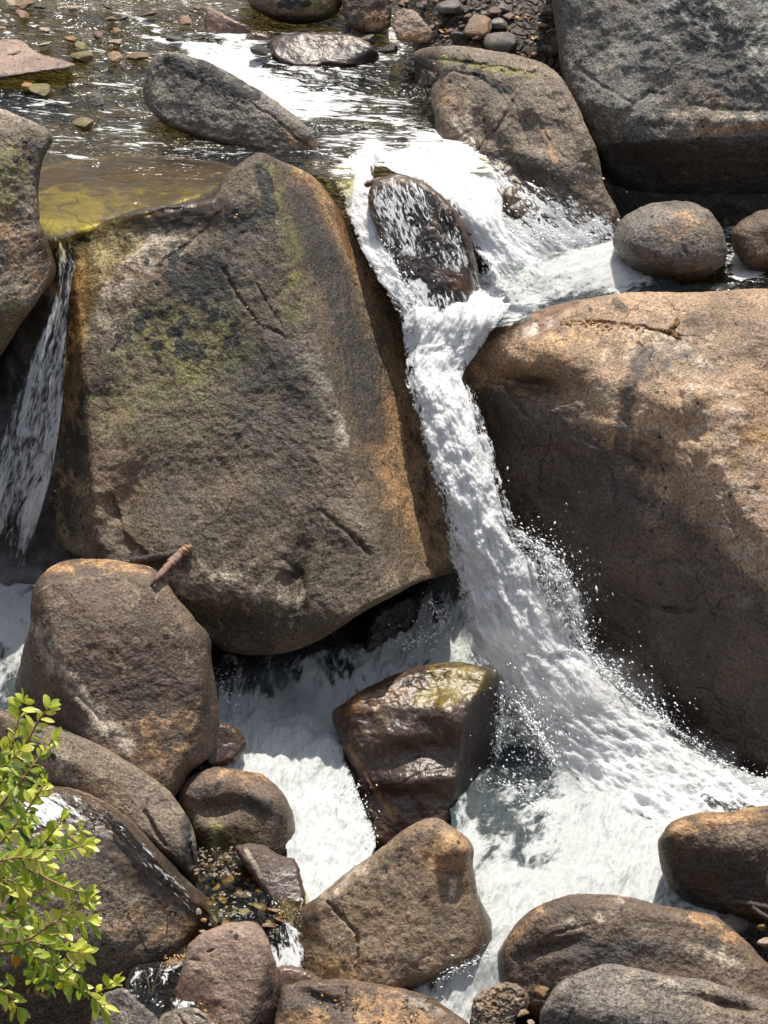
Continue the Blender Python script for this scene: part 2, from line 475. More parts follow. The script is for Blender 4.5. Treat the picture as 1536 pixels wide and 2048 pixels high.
wv = nt.nodes.new('ShaderNodeVectorMath'); wv.operation = 'ADD'; wn2 = N(nt, 'ShaderNodeTexNoise'); wn2.inputs['Scale'].default_value = 2.5; g.link(vec, wn2.inputs['Vector']); g.link(vec, wv.inputs[0]); g.link(wn2.outputs['Color'], wv.inputs[1]); vec2 = wv.outputs[0]
vo = g.voro(vec2, 5.5, 'F1'); ve = g.voro(vec2, 5.5, 'DISTANCE_TO_EDGE')["Distance"]
cr = nt.nodes.new("ShaderNodeValToRGB")
cr.color_ramp.elements[0].color = (.018, .015, .011, 1); cr.color_ramp.elements[1].color = (.10, .07, .042, 1)
for p_, c_ in ((.3, (.05, .034, .02, 1)), (.55, (.05, .042, .034, 1)), (.8, (.07, .045, .025, 1))):
    e = cr.color_ramp.elements.new(p_); e.color = c_
sx = nt.nodes.new("ShaderNodeSeparateColor"); g.link(vo["Color"], sx.inputs[0]); g.link(sx.outputs[0], cr.inputs[0])
bc = g.mix(g.ss(ve, 0, .1), (.018, .014, .011, 1), cr.outputs[0])
bc = g.mix(g.math('MULTIPLY', g.noise(vec, 30, 4, .6), .8), bc, (.05, .04, .03, 1))
bs = nt.nodes.new("ShaderNodeBsdfPrincipled"); g.link(bc, bs.inputs["Base Color"]); bs.inputs["Roughness"].default_value = .7
g.link(g.bump(g.ss(ve, 0, .25), .8, .06), bs.inputs["Normal"]); g.link(bs.outputs[0], out.inputs[0])
tag(mesh_obj("riverbed", tv, tf, m), "stony brown river bed and valley sides under the stream", "ground", kind="structure")

# ------------------------------------------------------------------ rock materials (real stone colours)
M_great = rock_mat("great_boulder_granite", (.165, .124, .083), (.058, .045, .032), grain=1.15, bump=1.0, orange=(.33, .20, .10))
M_tan = rock_mat("tan_granite", (.50, .335, .21), (.15, .103, .07), grain=1.0, bump=1.0, orange=(.46, .28, .13))
M_brown = rock_mat("brown_granite", (.165, .115, .08), (.07, .05, .038), grain=1.0, bump=1.0)
M_pink = rock_mat("pinkish_granite", (.31, .215, .165), (.165, .117, .092), grain=.65, bump=.9)
M_grey = rock_mat("grey_granite", (.215, .185, .155), (.095, .084, .073), grain=1.15, bump=1.1)
M_greylich = rock_mat("grey_lichen_granite", (.165, .155, .137), (.07, .067, .062), grain=1.2, bump=1.2, light_lich=.85)
M_spot = rock_mat("spotted_granite", (.28, .205, .135), (.145, .104, .07), grain=.65, bump=.8, spots=.8)
M_wetb = rock_mat("wet_brown_rock", (.17, .11, .08), (.08, .056, .045), grain=.7, bump=1.1, rough=.5, orange=(.30, .16, .05), moss=(.34, .29, .06))
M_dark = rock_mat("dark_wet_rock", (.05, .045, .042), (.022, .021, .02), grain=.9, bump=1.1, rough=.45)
M_slab = rock_mat("streamside_granite", (.24, .185, .135), (.11, .088, .066), grain=1.1, bump=1.1)

B = {}
# ---- the great leaning boulder in the middle
B['great'] = rock("boulder", "huge leaning boulder with black lichen blots and an orange right edge beside the fall", "boulder",
    [(520, 305), (560, 322), (620, 348), (655, 385), (690, 440), (722, 500), (762, 565), (800, 645), (812, 720), (832, 800), (857, 870), (880, 960), (900, 1050),
     (915, 1135), (880, 1152), (832, 1168), (780, 1195), (720, 1228), (680, 1255), (640, 1280), (595, 1300), (530, 1310), (450, 1302), (400, 1270), (340, 1210), (280, 1150), (180, 1122), (110, 1085), (74, 1042),
     (92, 960), (112, 860), (120, 780), (130, 700), (136, 600), (150, 525), (134, 485), (160, 458), (220, 437), (290, 415), (370, 407), (430, 392), (452, 352), (482, 325)],
    [(450, 800, 26.15, 53, -8), (690, 870, 'f0', 55, 65), (165, 720, 'f0', 76, -62), (500, 1200, 'f0', 92, -12), (300, 500, 'f0', 46, -14), (150, 1000, 'f0', 88, -45)],
    M_great, rim=(13, .085), T=2.3, n=(640, 200), k=.022,
    bumps=[(330, 1090, 90, 60, 30, -.10), (250, 1010, 40, 90, 20, .16), (600, 1150, 18, 90, 5, .12), (470, 640, 60, 120, -30, -.05), (700, 1060, 60, 40, 20, -.06), (420, 1250, 90, 40, 0, .15), (330, 470, 160, 30, -10, .06), (480, 380, 40, 80, 15, -.08)],
    cracks=[([(440, 530), (480, 600), (520, 650), (575, 675)], 5, .07), ([(500, 535), (530, 600), (560, 650)], 4, .06), ([(640, 1020), (700, 1070), (740, 1110)], 7, .10),
            ([(700, 1060), (730, 1100)], 4, .06), ([(570, 1120), (605, 1150), (610, 1220)], 6, .08), ([(440, 425), (390, 480), (330, 520)], 7, .07), ([(300, 430), (330, 418), (360, 420)], 6, .08)],
    ledges=[([(230, 980), (250, 1060), (300, 1110), (350, 1130)], 60, .14), ([(560, 1130), (600, 1150), (612, 1230)], 60, .07)],
    amp=(.065, .020), nscale=1.2, jit=1.6,
    masks=[('m_orng', ('s', [(610, 350), (680, 450), (740, 560), (790, 680), (815, 800)], 30), .8), ('m_orng', ('p', [(720, 860), (800, 740), (860, 870), (915, 1130), (860, 1150), (790, 1060)], 40), .66),
           ('m_orng', ('s', [(150, 520), (150, 660), (130, 820)], 24), .9), ('m_dark', ('s', [(600, 400), (670, 560), (715, 720), (745, 860)], 38), .85), ('m_dark', ('b', 540, 800, 150, 190, 0), .55), ('m_dark', ('b', 330, 900, 150, 160, 0), .38), ('m_wet_shade', ('p', [(570, 330), (650, 370), (740, 520), (820, 740), (915, 1130), (860, 1150), (770, 1080), (700, 890), (650, 700), (600, 480)], 16), .36),
           ('m_moss', ('b', 380, 680, 170, 90, 10), .62), ('m_moss', ('b', 390, 730, 60, 50, 0), .7), ('m_moss', ('s', [(540, 360), (580, 480), (590, 640)], 30), .46), ('m_moss', ('b', 330, 800, 200, 160, 0), .42),
           ('m_lich', ('b', 390, 560, 85, 90, 20), .62), ('m_lich', ('b', 250, 690, 60, 40, 0), .3), ('m_lich', ('b', 480, 440, 60, 50, -30), .5), ('m_lich', ('b', 380, 660, 130, 80, 0), .46), ('m_dark', ('b', 420, 600, 130, 130, 0), .36), ('m_lich', ('s', [(520, 340), (545, 420), (500, 440)], 18), .55),
           ('m_pale', ('b', 260, 500, 130, 50, -5), .55), ('m_pale', ('s', [(600, 690), (650, 790), (690, 880)], 22), .42), ('m_pale', ('b', 230, 600, 60, 120, 0), .4), ('m_pale', ('b', 440, 1170, 200, 50, 15), .35)])
# ---- pillow-shaped boulder, lower left
B['pillow'] = rock("boulder", "rounded brown boulder wedged under the huge boulder with a driftwood piece on its top", "boulder",
    [(62, 1200), (82, 1150), (130, 1122), (190, 1117), (290, 1130), (322, 1150), (352, 1192), (392, 1240), (418, 1272), (425, 1330), (435, 1400), (438, 1460), (425, 1505), (382, 1545), (340, 1600), (240, 1620), (120, 1590), (20, 1500), (22, 1420), (30, 1370), (47, 1300), (60, 1250)],
    [(260, 1330, 23.75, 56, 8), (200, 1180, 'f0', 30, 5), (150, 1400, 'f0', 84, -48), (400, 1380, 'f0', 80, 60), (90, 1280, 'f0', 75, -60)],
    M_brown, rim=(38, .22), T=1.8, n=(420, 120), k=.05, bumps=[(230, 1300, 120, 100, 0, -.05)],
    cracks=[([(108, 1322), (112, 1345)], 6, .12), ([(110, 1345), (150, 1385), (210, 1450)], 8, .05)], amp=(.05, .014),
    masks=[('m_orng', ('s', [(100, 1140), (200, 1125), (290, 1140)], 14), .6), ('m_pale', ('s', [(80, 1260), (110, 1330), (170, 1400), (250, 1490)], 22), .6), ('m_dark', ('b', 100, 1430, 80, 80, 30), .55), ('m_orng', ('b', 330, 1480, 90, 80, 0), .4)])
# ---- sculpted rock below it
B['sculpt'] = rock("boulder", "smooth sculpted brown rock below the rounded boulder, dark gouge at its end", "boulder",
    [(-60, 1420), (0, 1420), (60, 1440), (115, 1455), (200, 1490), (290, 1545), (345, 1590), (385, 1655), (396, 1720), (402, 1785), (385, 1775), (345, 1725), (305, 1692), (240, 1642), (170, 1596), (100, 1572), (0, 1590), (-60, 1600)],
    [(200, 1550, 22.9, 36, 12), (240, 1610, 'f0', 74, -20), (375, 1700, 'f0', 78, 30)],
    M_slab, rim=(16, .12), T=1.1, n=(420, 90), k=.04, center=(215, 1560), cracks=[([(290, 1625), (310, 1660), (330, 1690)], 7, .14), ([(385, 1640), (378, 1690), (382, 1730)], 10, .15)],
    bumps=[(120, 1510, 100, 26, 25, -.05)], amp=(.05, .010),
    masks=[('m_dark', ('s', [(372, 1640), (378, 1740)], 14), .9), ('m_dark', ('s', [(90, 1572), (200, 1608), (300, 1690)], 12), .6), ('m_pale', ('b', 110, 1520, 60, 30, 20), .4), ('m_dark', ('s', [(115, 1460), (240, 1520), (340, 1600)], 12), .3)])
# ---- big grey-brown rock lower left, partly behind the shrub
B['leftlow'] = rock("boulder", "broad grey-brown boulder behind the shrub, thin water running along its upper edge", "boulder",
    [(-80, 1590), (40, 1580), (110, 1572), (190, 1592), (250, 1630), (300, 1680), (360, 1745), (420, 1800), (462, 1845), (420, 1860), (385, 1890), (360, 1925), (300, 1945), (250, 1975), (215, 2020), (190, 2090), (-80, 2110)],
    [(200, 1820, 21.6, 50, 12), (150, 1650, 'f0', 28, 16), (330, 1880, 'f0', 95, 10), (300, 1800, 'f0', 62, 30)],
    M_slab, rim=(30, .2), T=1.6, n=(420, 120), k=.06, bumps=[(150, 1750, 130, 90, 20, -.06)], amp=(.06, .014),
    masks=[('m_dark', ('b', 180, 1720, 110, 80, 20), .5), ('m_light', ('b', 190, 1720, 90, 70, 20), .2), ('m_wet_shade', ('s', [(100, 1580), (230, 1640), (330, 1730), (440, 1840)], 22), .9), ('m_orng', ('b', 300, 1850, 110, 60, 0), .35)])
# ---- round rock at the pebble pool
B['poolrock'] = rock("boulder", "round brown boulder with a dark hollow face standing over the pebble pool", "boulder",
    [(420, 1536), (470, 1538), (530, 1552), (570, 1592), (590, 1645), (593, 1715), (588, 1760), (500, 1760), (420, 1740), (385, 1680), (368, 1630), (355, 1592), (375, 1560)],
    [(480, 1600, 23.1, 48, 5), (460, 1640, 'f0', 78, -10), (570, 1650, 'f1', 80, 60), (450, 1560, 'f0', 22, 0)],
    M_brown, rim=(30, .2), T=1.2, n=(300, 90), k=.06, bumps=[(440, 1620, 60, 25, -10, .12), (520, 1600, 40, 20, 30, -.06)], amp=(.05, .010),
    masks=[('m_dark', ('b', 530, 1615, 60, 26, 15), .7), ('m_dark', ('b', 400, 1590, 50, 30, 0), .6), ('m_moss', ('b', 450, 1690, 90, 50, 0), .6), ('m_orng', ('b', 480, 1550, 70, 18, 5), .5), ('m_wet_shade', ('b', 570, 1660, 30, 80, 0), .6)])
B['poolslab'] = rock("boulder", "flat purple-brown slab at the right side of the pebble pool with a pale vein", "boulder",
    [(470, 1700), (490, 1688), (525, 1690), (560, 1710), (592, 1722), (606, 1770), (612, 1800), (598, 1850), (570, 1850), (540, 1800), (500, 1745)],
    [(555, 1750, 22.15, 30, 8), (520, 1760, 'f0', 60, -40)], M_wetb, rim=(10, .07), T=.5, n=(200, 50), k=.03, amp=(.03, .008),
    masks=[('m_pale', ('s', [(492, 1700), (508, 1725), (520, 1752)], 5), 1.0), ('m_wet_shade', ('b', 570, 1800, 60, 40, 0), .6)])
# ---- front centre boulder
B['front'] = rock("boulder", "pyramid-shaped tan boulder with black specks and a diagonal crack at front centre", "boulder",
    [(862, 1635), (900, 1650), (945, 1690), (947, 1735), (958, 1790), (985, 1845), (1006, 1892), (960, 1925), (880, 1955), (800, 1990), (700, 2000), (600, 1975), (576, 1890), (590, 1830), (640, 1790), (700, 1742), (770, 1690), (820, 1652)],
    [(750, 1800, 21.5, 52, -22), (860, 1780, 'f0', 60, 20), (650, 1880, 'f0', 68, -40), (800, 1930, 'f1', 90, 0), (960, 1800, 'f1', 78, 62)],
    M_spot, rim=(28, .18), T=1.5, n=(420, 120), k=.05, cracks=[([(655, 1805), (690, 1840), (715, 1870), (712, 1960)], 5, .09), ([(655, 1805), (685, 1835)], 6, .06)],
    bumps=[(900, 1700, 40, 30, 0, -.08), (870, 1690, 12, 60, 20, .06)], amp=(.07, .012),
    masks=[('m_orng', ('b', 900, 1710, 60, 60, 0), .65), ('m_orng', ('b', 660, 1940, 90, 40, 0), .6), ('m_moss', ('b', 640, 1920, 60, 50, 0), .4), ('m_pale', ('b', 690, 1880, 60, 16, 0), .4), ('m_pale', ('s', [(720, 1740), (640, 1800)], 20), .4),
           ('m_dark', ('s', [(950, 1760), (970, 1850)], 14), .5), ('m_pale', ('b', 905, 1770, 10, 25, 10), .8), ('m_wet_shade', ('s', [(950, 1740), (975, 1830), (1000, 1890)], 9), .8), ('m_dark', ('b', 900, 1850, 70, 40, 0), .35)])
# ---- wet block in mid-stream
B['wet'] = rock("boulder", "glossy wet brown block in mid-stream with a yellow-green algae top and dark right face", "boulder",
    [(900, 1324), (960, 1332), (1003, 1350), (990, 1395), (992, 1500), (982, 1575), (952, 1640), (930, 1680), (860, 1700), (780, 1700), (735, 1685), (720, 1625), (705, 1560), (690, 1505), (664, 1432), (690, 1405), (755, 1365), (830, 1335)],
    [(810, 1520, 23.95, 62, -8), (830, 1420, 'f0', 20, -4), (925, 1480, 'f0', 88, 66), (720, 1560, 'f0', 75, -50)],
    M_wetb, rim=(18, .12), T=1.2, n=(400, 120), k=.035, bumps=[(800, 1470, 60, 30, -10, -.08), (860, 1450, 40, 25, 0, .06), (830, 1560, 90, 22, -8, -.07), (850, 1500, 60, 24, -5, .08), (770, 1590, 50, 25, 0, .05), (900, 1430, 30, 40, 0, -.08)],
    cracks=[([(690, 1490), (730, 1545), (790, 1640)], 5, .03), ([(720, 1600), (850, 1545), (900, 1535)], 8, .04)], amp=(.08, .014), nscale=1.8,
    masks=[('m_wet_shade', ('all', 1), .85), ('m_moss', ('p', [(830, 1400), (880, 1330), (1000, 1345), (960, 1385), (900, 1410)], 20), 1.1), ('m_orng', ('b', 750, 1400, 90, 26, -15), .7), ('m_orng', ('s', [(690, 1490), (730, 1545), (790, 1640)], 6), .9), ('m_dark', ('p', [(925, 1400), (1000, 1370), (995, 1560), (930, 1680), (890, 1640), (920, 1500)], 14), .8)])
# ---- the big right-hand boulder
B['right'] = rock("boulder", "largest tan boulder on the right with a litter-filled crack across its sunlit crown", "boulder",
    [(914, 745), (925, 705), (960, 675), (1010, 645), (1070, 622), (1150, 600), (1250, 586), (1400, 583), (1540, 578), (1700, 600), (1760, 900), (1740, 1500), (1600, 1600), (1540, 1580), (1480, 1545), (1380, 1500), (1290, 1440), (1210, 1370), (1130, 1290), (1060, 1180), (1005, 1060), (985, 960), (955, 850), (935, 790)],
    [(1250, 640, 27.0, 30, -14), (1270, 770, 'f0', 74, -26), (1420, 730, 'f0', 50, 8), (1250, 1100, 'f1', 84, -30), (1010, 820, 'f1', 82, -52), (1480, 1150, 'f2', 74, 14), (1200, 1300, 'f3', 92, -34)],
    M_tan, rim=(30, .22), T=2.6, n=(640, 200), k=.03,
    bumps=[(1065, 770, 80, 24, 12, .34), (1035, 720, 60, 22, 35, -.06), (1100, 700, 70, 20, 15, -.05), (1280, 700, 40, 70, 0, -.04), (1400, 790, 35, 35, 0, -.10), (1380, 860, 50, 30, 0, .08), (1450, 850, 60, 100, 20, -.08), (1290, 950, 60, 60, 0, .12), (1180, 880, 90, 60, 30, -.08)],
    cracks=[([(1125, 645), (1190, 645), (1280, 652), (1340, 668), (1365, 672)], 6, .09), ([(1340, 668), (1355, 635)], 8, .07), ([(1340, 672), (1280, 710), (1262, 760)], 5, .025), ([(1005, 735), (1020, 790), (1050, 830)], 7, .09), ([(1365, 672), (1400, 675), (1440, 720)], 5, .04),
            ([(1355, 780), (1370, 830)], 8, .07), ([(1370, 850), (1400, 890)], 7, .07), ([(985, 925), (1050, 980), (1100, 1000)], 5, .03)],
    ledges=[([(1480, 1060), (1400, 1050), (1330, 1030), (1240, 985)], 60, .06), ([(1450, 1170), (1380, 1130), (1300, 1130), (1220, 1115)], 60, .08), ([(1536, 1260), (1420, 1215), (1350, 1230), (1290, 1220), (1230, 1180)], 70, .10), ([(1060, 850), (1000, 770), (950, 765)], 60, .08), ([(1340, 1010), (1280, 930), (1150, 880)], 50, .06), ([(1536, 1180), (1480, 1100), (1440, 1000), (1360, 900)], 60, .06)],
    amp=(.10, .016), nscale=1.1,
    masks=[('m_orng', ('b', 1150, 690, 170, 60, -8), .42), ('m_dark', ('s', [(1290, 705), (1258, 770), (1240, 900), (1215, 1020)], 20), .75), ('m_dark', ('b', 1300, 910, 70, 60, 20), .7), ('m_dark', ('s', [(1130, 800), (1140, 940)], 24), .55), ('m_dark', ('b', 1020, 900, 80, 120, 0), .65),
           ('m_dark', ('s', [(1230, 600), (1250, 620)], 10), .6), ('m_dark', ('p', [(915, 780), (1000, 775), (1120, 820), (1250, 930), (1380, 1050), (1540, 1190), (1720, 1300), (1740, 1650), (1200, 1500), (920, 950)], 50), 1.25), ('m_wet_shade', ('p', [(915, 780), (1000, 775), (1120, 840), (1250, 980), (1380, 1120), (1540, 1260), (1720, 1350), (1740, 1650), (1200, 1500), (920, 950)], 60), .5), ('m_pale', ('s', [(1400, 720), (1460, 900), (1500, 1150)], 60), .36), ('m_pale', ('b', 1300, 690, 120, 60, 0), .4), ('m_dark', ('s', [(1130, 790), (1250, 880), (1340, 1010), (1440, 1120)], 16), .5), ('m_orng', ('b', 1510, 870, 40, 24, 0), .9), ('m_orng', ('b', 950, 740, 40, 24, 0), .6),  # the two broad polygons paint the lower-left face's shade into the colour
           ('m_pale', ('s', [(1250, 720), (1200, 760), (1260, 840)], 40), .3), ('m_wet_shade', ('s', [(920, 740), (960, 680), (1060, 630), (1150, 603)], 14), .8), ('m_dark', ('s', [(1290, 760), (1340, 720), (1400, 700)], 10), .5), ('m_dark', ('b', 1070, 770, 60, 18, 10), .6)])
# ---- upper right grey rock face with pale lichen
B['lichen'] = rock("boulder", "towering grey boulder with pale lichen flecks overhanging a dark cave at the top right", "boulder",
    [(1108, -160), (1105, 0), (1112, 60), (1120, 130), (1140, 200), (1178, 262), (1200, 310), (1215, 350), (1260, 385), (1400, 400), (1560, 390), (1760, 380), (1800, 100), (1780, -160), (1400, -200)],
    [(1350, 150, 30.2, 70, -14), (1350, 245, 'f0', 58, -10), (1350, 275, 'f1', 125, -8), (1130, 120, 'f0', 84, -70), (1180, 240, 'f0', 80, -40)],
    M_greylich, rim=(22, .22), T=3.0, n=(520, 160), k=.05, cracks=[([(1140, 120), (1200, 170), (1270, 210), (1300, 185), (1350, 190)], 5, .06), ([(1370, 205), (1430, 220), (1536, 220)], 5, .05)],
    bumps=[(1240, 215, 60, 30, 10, -.1), (1450, 240, 120, 20, 0, -.08)], amp=(.12, .022),
    masks=[('m_light', ('p', [(1250, -60), (1600, -60), (1600, 180), (1430, 170), (1290, 110)], 60), .40), ('m_light', ('all', 1), .10), ('m_pale', ('b', 1400, 240, 180, 24, 0), .4), ('m_orng', ('s', [(1400, 262), (1536, 252)], 9), .6), ('m_dark', ('p', [(1200, 290), (1380, 275), (1600, 268), (1700, 420), (1200, 420)], 10), .7), ('m_orng', ('s', [(1130, 130), (1160, 230), (1200, 300)], 8), .4)])
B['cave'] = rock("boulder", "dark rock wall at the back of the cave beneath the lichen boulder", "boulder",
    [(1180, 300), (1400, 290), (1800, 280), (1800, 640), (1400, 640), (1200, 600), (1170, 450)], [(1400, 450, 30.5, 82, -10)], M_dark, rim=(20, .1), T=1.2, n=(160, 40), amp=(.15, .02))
# ---- slab right of the upper fall
B['slab'] = rock("boulder", "sloping brown rock shelf with mossy cracks between the upper fall and the lichen boulder", "boulder",
    [(828, 105), (880, 92), (950, 95), (1020, 108), (1085, 125), (1130, 165), (1170, 245), (1198, 315), (1208, 370), (1235, 420), (1250, 480), (1210, 540), (1050, 540), (960, 480), (900, 380), (872, 280), (868, 235), (862, 180), (878, 150), (838, 128)],
    [(1050, 260, 29.7, 48, -22), (980, 120, 'f0', 20, -10), (885, 200, 'f0', 72, -70), (1150, 300, 'f0', 62, 10), (1130, 420, 'f0', 56, -16)],
    M_slab, rim=(16, .12), T=1.6, n=(420, 130), k=.025, cracks=[([(930, 330), (1000, 250), (1040, 180)], 5, .07), ([(860, 118), (930, 125), (1000, 135), (1080, 150)], 6, .08), ([(890, 140), (950, 150), (990, 175), (1010, 200)], 6, .07), ([(1000, 170), (1030, 210), (1060, 300)], 5, .04), ([(1070, 230), (1110, 300), (1150, 330)], 6, .05)],
    bumps=[(1080, 240, 30, 90, -20, -.08), (990, 250, 40, 110, -15, -.07), (1100, 330, 60, 30, 20, -.06), (1020, 330, 24, 110, -35, .10)], amp=(.13, .022),
    masks=[('m_moss', ('s', [(880, 118), (960, 130), (1060, 150)], 9), .8), ('m_lich', ('s', [(930, 130), (1010, 180)], 14), .5), ('m_dark', ('b', 850, 130, 20, 26, 20), 1.0), ('m_orng', ('s', [(1090, 260), (1110, 320)], 8), .7), ('m_orng', ('b', 890, 200, 16, 50, 0), .5), ('m_pale', ('b', 930, 230, 40, 60, 0), .4), ('m_wet_shade', ('p', [(872, 200), (930, 260), (1000, 330), (1120, 330), (1210, 400), (1240, 540), (1000, 540), (880, 330)], 50), .62), ('m_wet_shade', ('p', [(880, 330), (1000, 330), (1100, 370), (1230, 430), (1240, 540), (1000, 540)], 30), 1.0), ('m_dark', ('b', 960, 180, 40, 50, 0), .4)])
B['ball'] = rock("boulder", "smooth egg-shaped boulder sitting in the mouth of the dark cave", "boulder",
    [(1340, 402), (1400, 410), (1440, 448), (1454, 500), (1442, 535), (1385, 562), (1310, 555), (1252, 528), (1226, 488), (1240, 445), (1280, 415)],
    [(1350, 470, 27.9, 62, 10), (1345, 420, 'f0', 30, 0), (1265, 480, 'f0', 80, -50), (1430, 480, 'f0', 80, 55), (1340, 530, 'f0', 105, 0)], M_grey, rim=(48, .42), T=.9, n=(260, 80), k=.12, cracks=[([(1365, 492), (1376, 512)], 7, .07)], amp=(.05, .010),
    masks=[('m_orng', ('b', 1370, 450, 60, 40, 0), .45), ('m_dark', ('b', 1300, 520, 70, 30, 10), .6)])
B['caverock'] = rock("boulder", "dim brown boulder half hidden in the cave right of the egg-shaped boulder", "boulder",
    [(1462, 470), (1500, 430), (1560, 415), (1640, 430), (1660, 520), (1560, 545), (1490, 530)], [(1530, 480, 28.5, 65, 0)], M_brown, rim=(40, .3), T=.8, n=(160, 50), amp=(.05, .01))
# ---- rock in the upper fall
B['fallrock'] = rock("boulder", "dark wet rock splitting the upper fall with thin water running down its face", "boulder",
    [(742, 372), (790, 348), (850, 365), (900, 408), (936, 470), (956, 540), (968, 625), (900, 660), (830, 650), (805, 600), (782, 540), (758, 470), (738, 420)],
    [(850, 500, 27.55, 54, -10), (930, 500, 'f0', 74, 55), (770, 480, 'f0', 75, -45), (830, 370, 'f0', 25, 0)], M_wetb, rim=(14, .1), T=.9, n=(300, 90), k=.04, amp=(.08, .016), nscale=2,
    cracks=[([(880, 420), (930, 500), (960, 600)], 5, .05)], masks=[('m_wet_shade', ('all', 1), .9), ('m_dark', ('p', [(745, 400), (860, 420), (900, 640), (820, 640)], 30), .7), ('m_orng', ('s', [(890, 520), (940, 600)], 24), .5)])
# ---- boulder in the upper stream
B['stream'] = rock("boulder", "grey boulder with a black-stained crest lying across the upper stream", "boulder",
    [(300, 125), (335, 104), (390, 115), (440, 135), (500, 170), (548, 200), (600, 240), (626, 272), (636, 312), (590, 318), (520, 305), (430, 285), (355, 262), (310, 232), (288, 200), (290, 160)],
    [(420, 220, 29.9, 60, -16), (500, 190, 'f0', 26, 20), (600, 290, 'f0', 68, 25), (305, 180, 'f0', 74, -60)], M_grey, rim=(14, .1), T=1.0, n=(340, 100), k=.04, amp=(.07, .018), nscale=1.6,
    cracks=[([(500, 205), (560, 245), (620, 300)], 5, .04)], masks=[('m_lich', ('s', [(350, 130), (430, 150), (500, 185)], 30), .6), ('m_dark', ('b', 420, 170, 80, 40, 25), .5), ('m_orng', ('s', [(570, 260), (625, 300)], 16), .6), ('m_wet_shade', ('s', [(310, 235), (420, 288), (560, 318), (636, 315)], 9), .8)])
# ---- left edge boulder
B['leftedge'] = rock("boulder", "tan and green-stained boulder jutting from the left edge over the small side fall", "boulder",
    [(-120, 220), (-40, 212), (5, 218), (55, 238), (106, 270), (86, 320), (78, 375), (80, 440), (98, 490), (112, 545), (80, 595), (40, 652), (0, 712), (-60, 780), (-160, 760), (-180, 400)],
    [(20, 420, 26.5, 62, 6), (20, 260, 'f0', 32, 0), (30, 620, 'f0', 112, 14), (85, 400, 'f0', 80, 62)], M_slab, rim=(16, .14), T=1.5, n=(360, 110), k=.05, amp=(.07, .020), center=(10, 440),
    bumps=[(60, 330, 20, 70, 0, .08)], masks=[('m_moss', ('b', 10, 340, 50, 90, 0), .6), ('m_dark', ('b', 70, 290, 26, 26, 0), .5), ('m_orng', ('s', [(20, 440), (60, 560)], 34), .5), ('m_lich', ('b', 20, 300, 50, 40, 0), .25), ('m_moss', ('b', 10, 620, 40, 60, 30), .5), ('m_pale', ('b', 30, 230, 50, 16, 20), .5)])
# ---- back of the left side fall
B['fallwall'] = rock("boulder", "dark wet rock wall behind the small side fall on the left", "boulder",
    [(-120, 560), (60, 500), (180, 470), (260, 700), (240, 1250), (-120, 1300)], [(40, 850, 26.75, 68, -5)], M_dark, rim=(10, .05), T=.8, n=(160, 60), amp=(.12, .02), masks=[('m_wet_shade', ('all', 1), 1)])
# ---- rocks at the top
B['flatleft'] = rock("boulder", "flat pinkish rock lying in the sunny shallows at the upper left", "boulder",
    [(-60, 90), (0, 80), (40, 80), (75, 105), (120, 118), (152, 130), (120, 140), (60, 148), (0, 160), (-60, 165)], [(40, 120, 31.9, 16, -4), (60, 145, 'f0', 70, 0)], M_pink, rim=(6, .08), T=.6, n=(160, 50), k=.03, amp=(.05, .014), center=(30, 122), cracks=[([(15, 112), (40, 108)], 4, .07)])
B['toprock'] = rock("boulder", "angular brown rock standing beside the riffle at the top of the stream", "boulder",
    [(412, 22), (428, 18), (470, 40), (500, 55), (498, 75), (470, 92), (430, 102), (414, 98)], [(450, 60, 33.0, 55, -10), (430, 80, 'f0', 88, 10)], M_pink, rim=(5, .06), T=.6, n=(140, 40), k=.03, amp=(.06, .02), masks=[('m_dark', ('b', 440, 90, 40, 14, -10), .8)])
B['topbig'] = rock("boulder", "large dark rounded boulder cut off by the top of the picture above the riffle", "boulder",
    [(488, -60), (690, -70), (685, 10), (660, 36), (610, 48), (560, 44), (515, 22), (495, 0)], [(590, 0, 33.2, 68, 0), (590, 25, 'f0', 110, 0)], M_brown, rim=(20, .2), T=1, n=(200, 60), k=.06, amp=(.07, .02), masks=[('m_lich', ('b', 590, 8, 40, 14, 0), .6), ('m_moss', ('b', 640, 10, 40, 30, 0), .5)])
B['topbrown'] = rock("boulder", "brown boulder with a pale top at the upper edge of the stream", "boulder",
    [(690, -30), (745, -40), (775, -10), (783, 30), (775, 60), (735, 68), (700, 55), (686, 20)], [(735, 10, 32.8, 58, 5), (740, 45, 'f0', 92, 0)], M_brown, rim=(12, .12), T=.8, n=(160, 50), amp=(.07, .02), masks=[('m_orng', ('b', 750, 40, 30, 24, 0), .7)])
B['topblock'] = rock("boulder", "blocky red-brown boulder with an orange underside on the rubble bank", "boulder",
    [(786, 40), (800, 18), (830, 22), (850, 45), (872, 70), (866, 84), (820, 84), (795, 76)], [(820, 40, 32.0, 45, 0), (830, 66, 'f0', 84, 5)], M_pink, rim=(6, .06), T=.6, n=(140, 40), k=.03, amp=(.06, .02), masks=[('m_orng', ('b', 830, 72, 36, 14, 0), .8), ('m_dark', ('b', 830, 50, 14, 8, 0), .7)])
B['wetslab'] = rock("boulder", "low wet slab with water sheeting over its left shoulder below the top boulders", "boulder",
    [(540, 80), (590, 66), (660, 66), (715, 74), (752, 98), (754, 124), (715, 134), (660, 128), (620, 134), (560, 122)], [(650, 90, 32.4, 28, -12), (720, 110, 'f0', 80, 25)], M_wetb, rim=(7, .07), T=.6, n=(180, 50), k=.03, amp=(.06, .016), masks=[('m_wet_shade', ('all', 1), .8), ('m_dark', ('b', 725, 108, 36, 18, 0), .9), ('m_pale', ('s', [(680, 80), (735, 85)], 6), .6)])
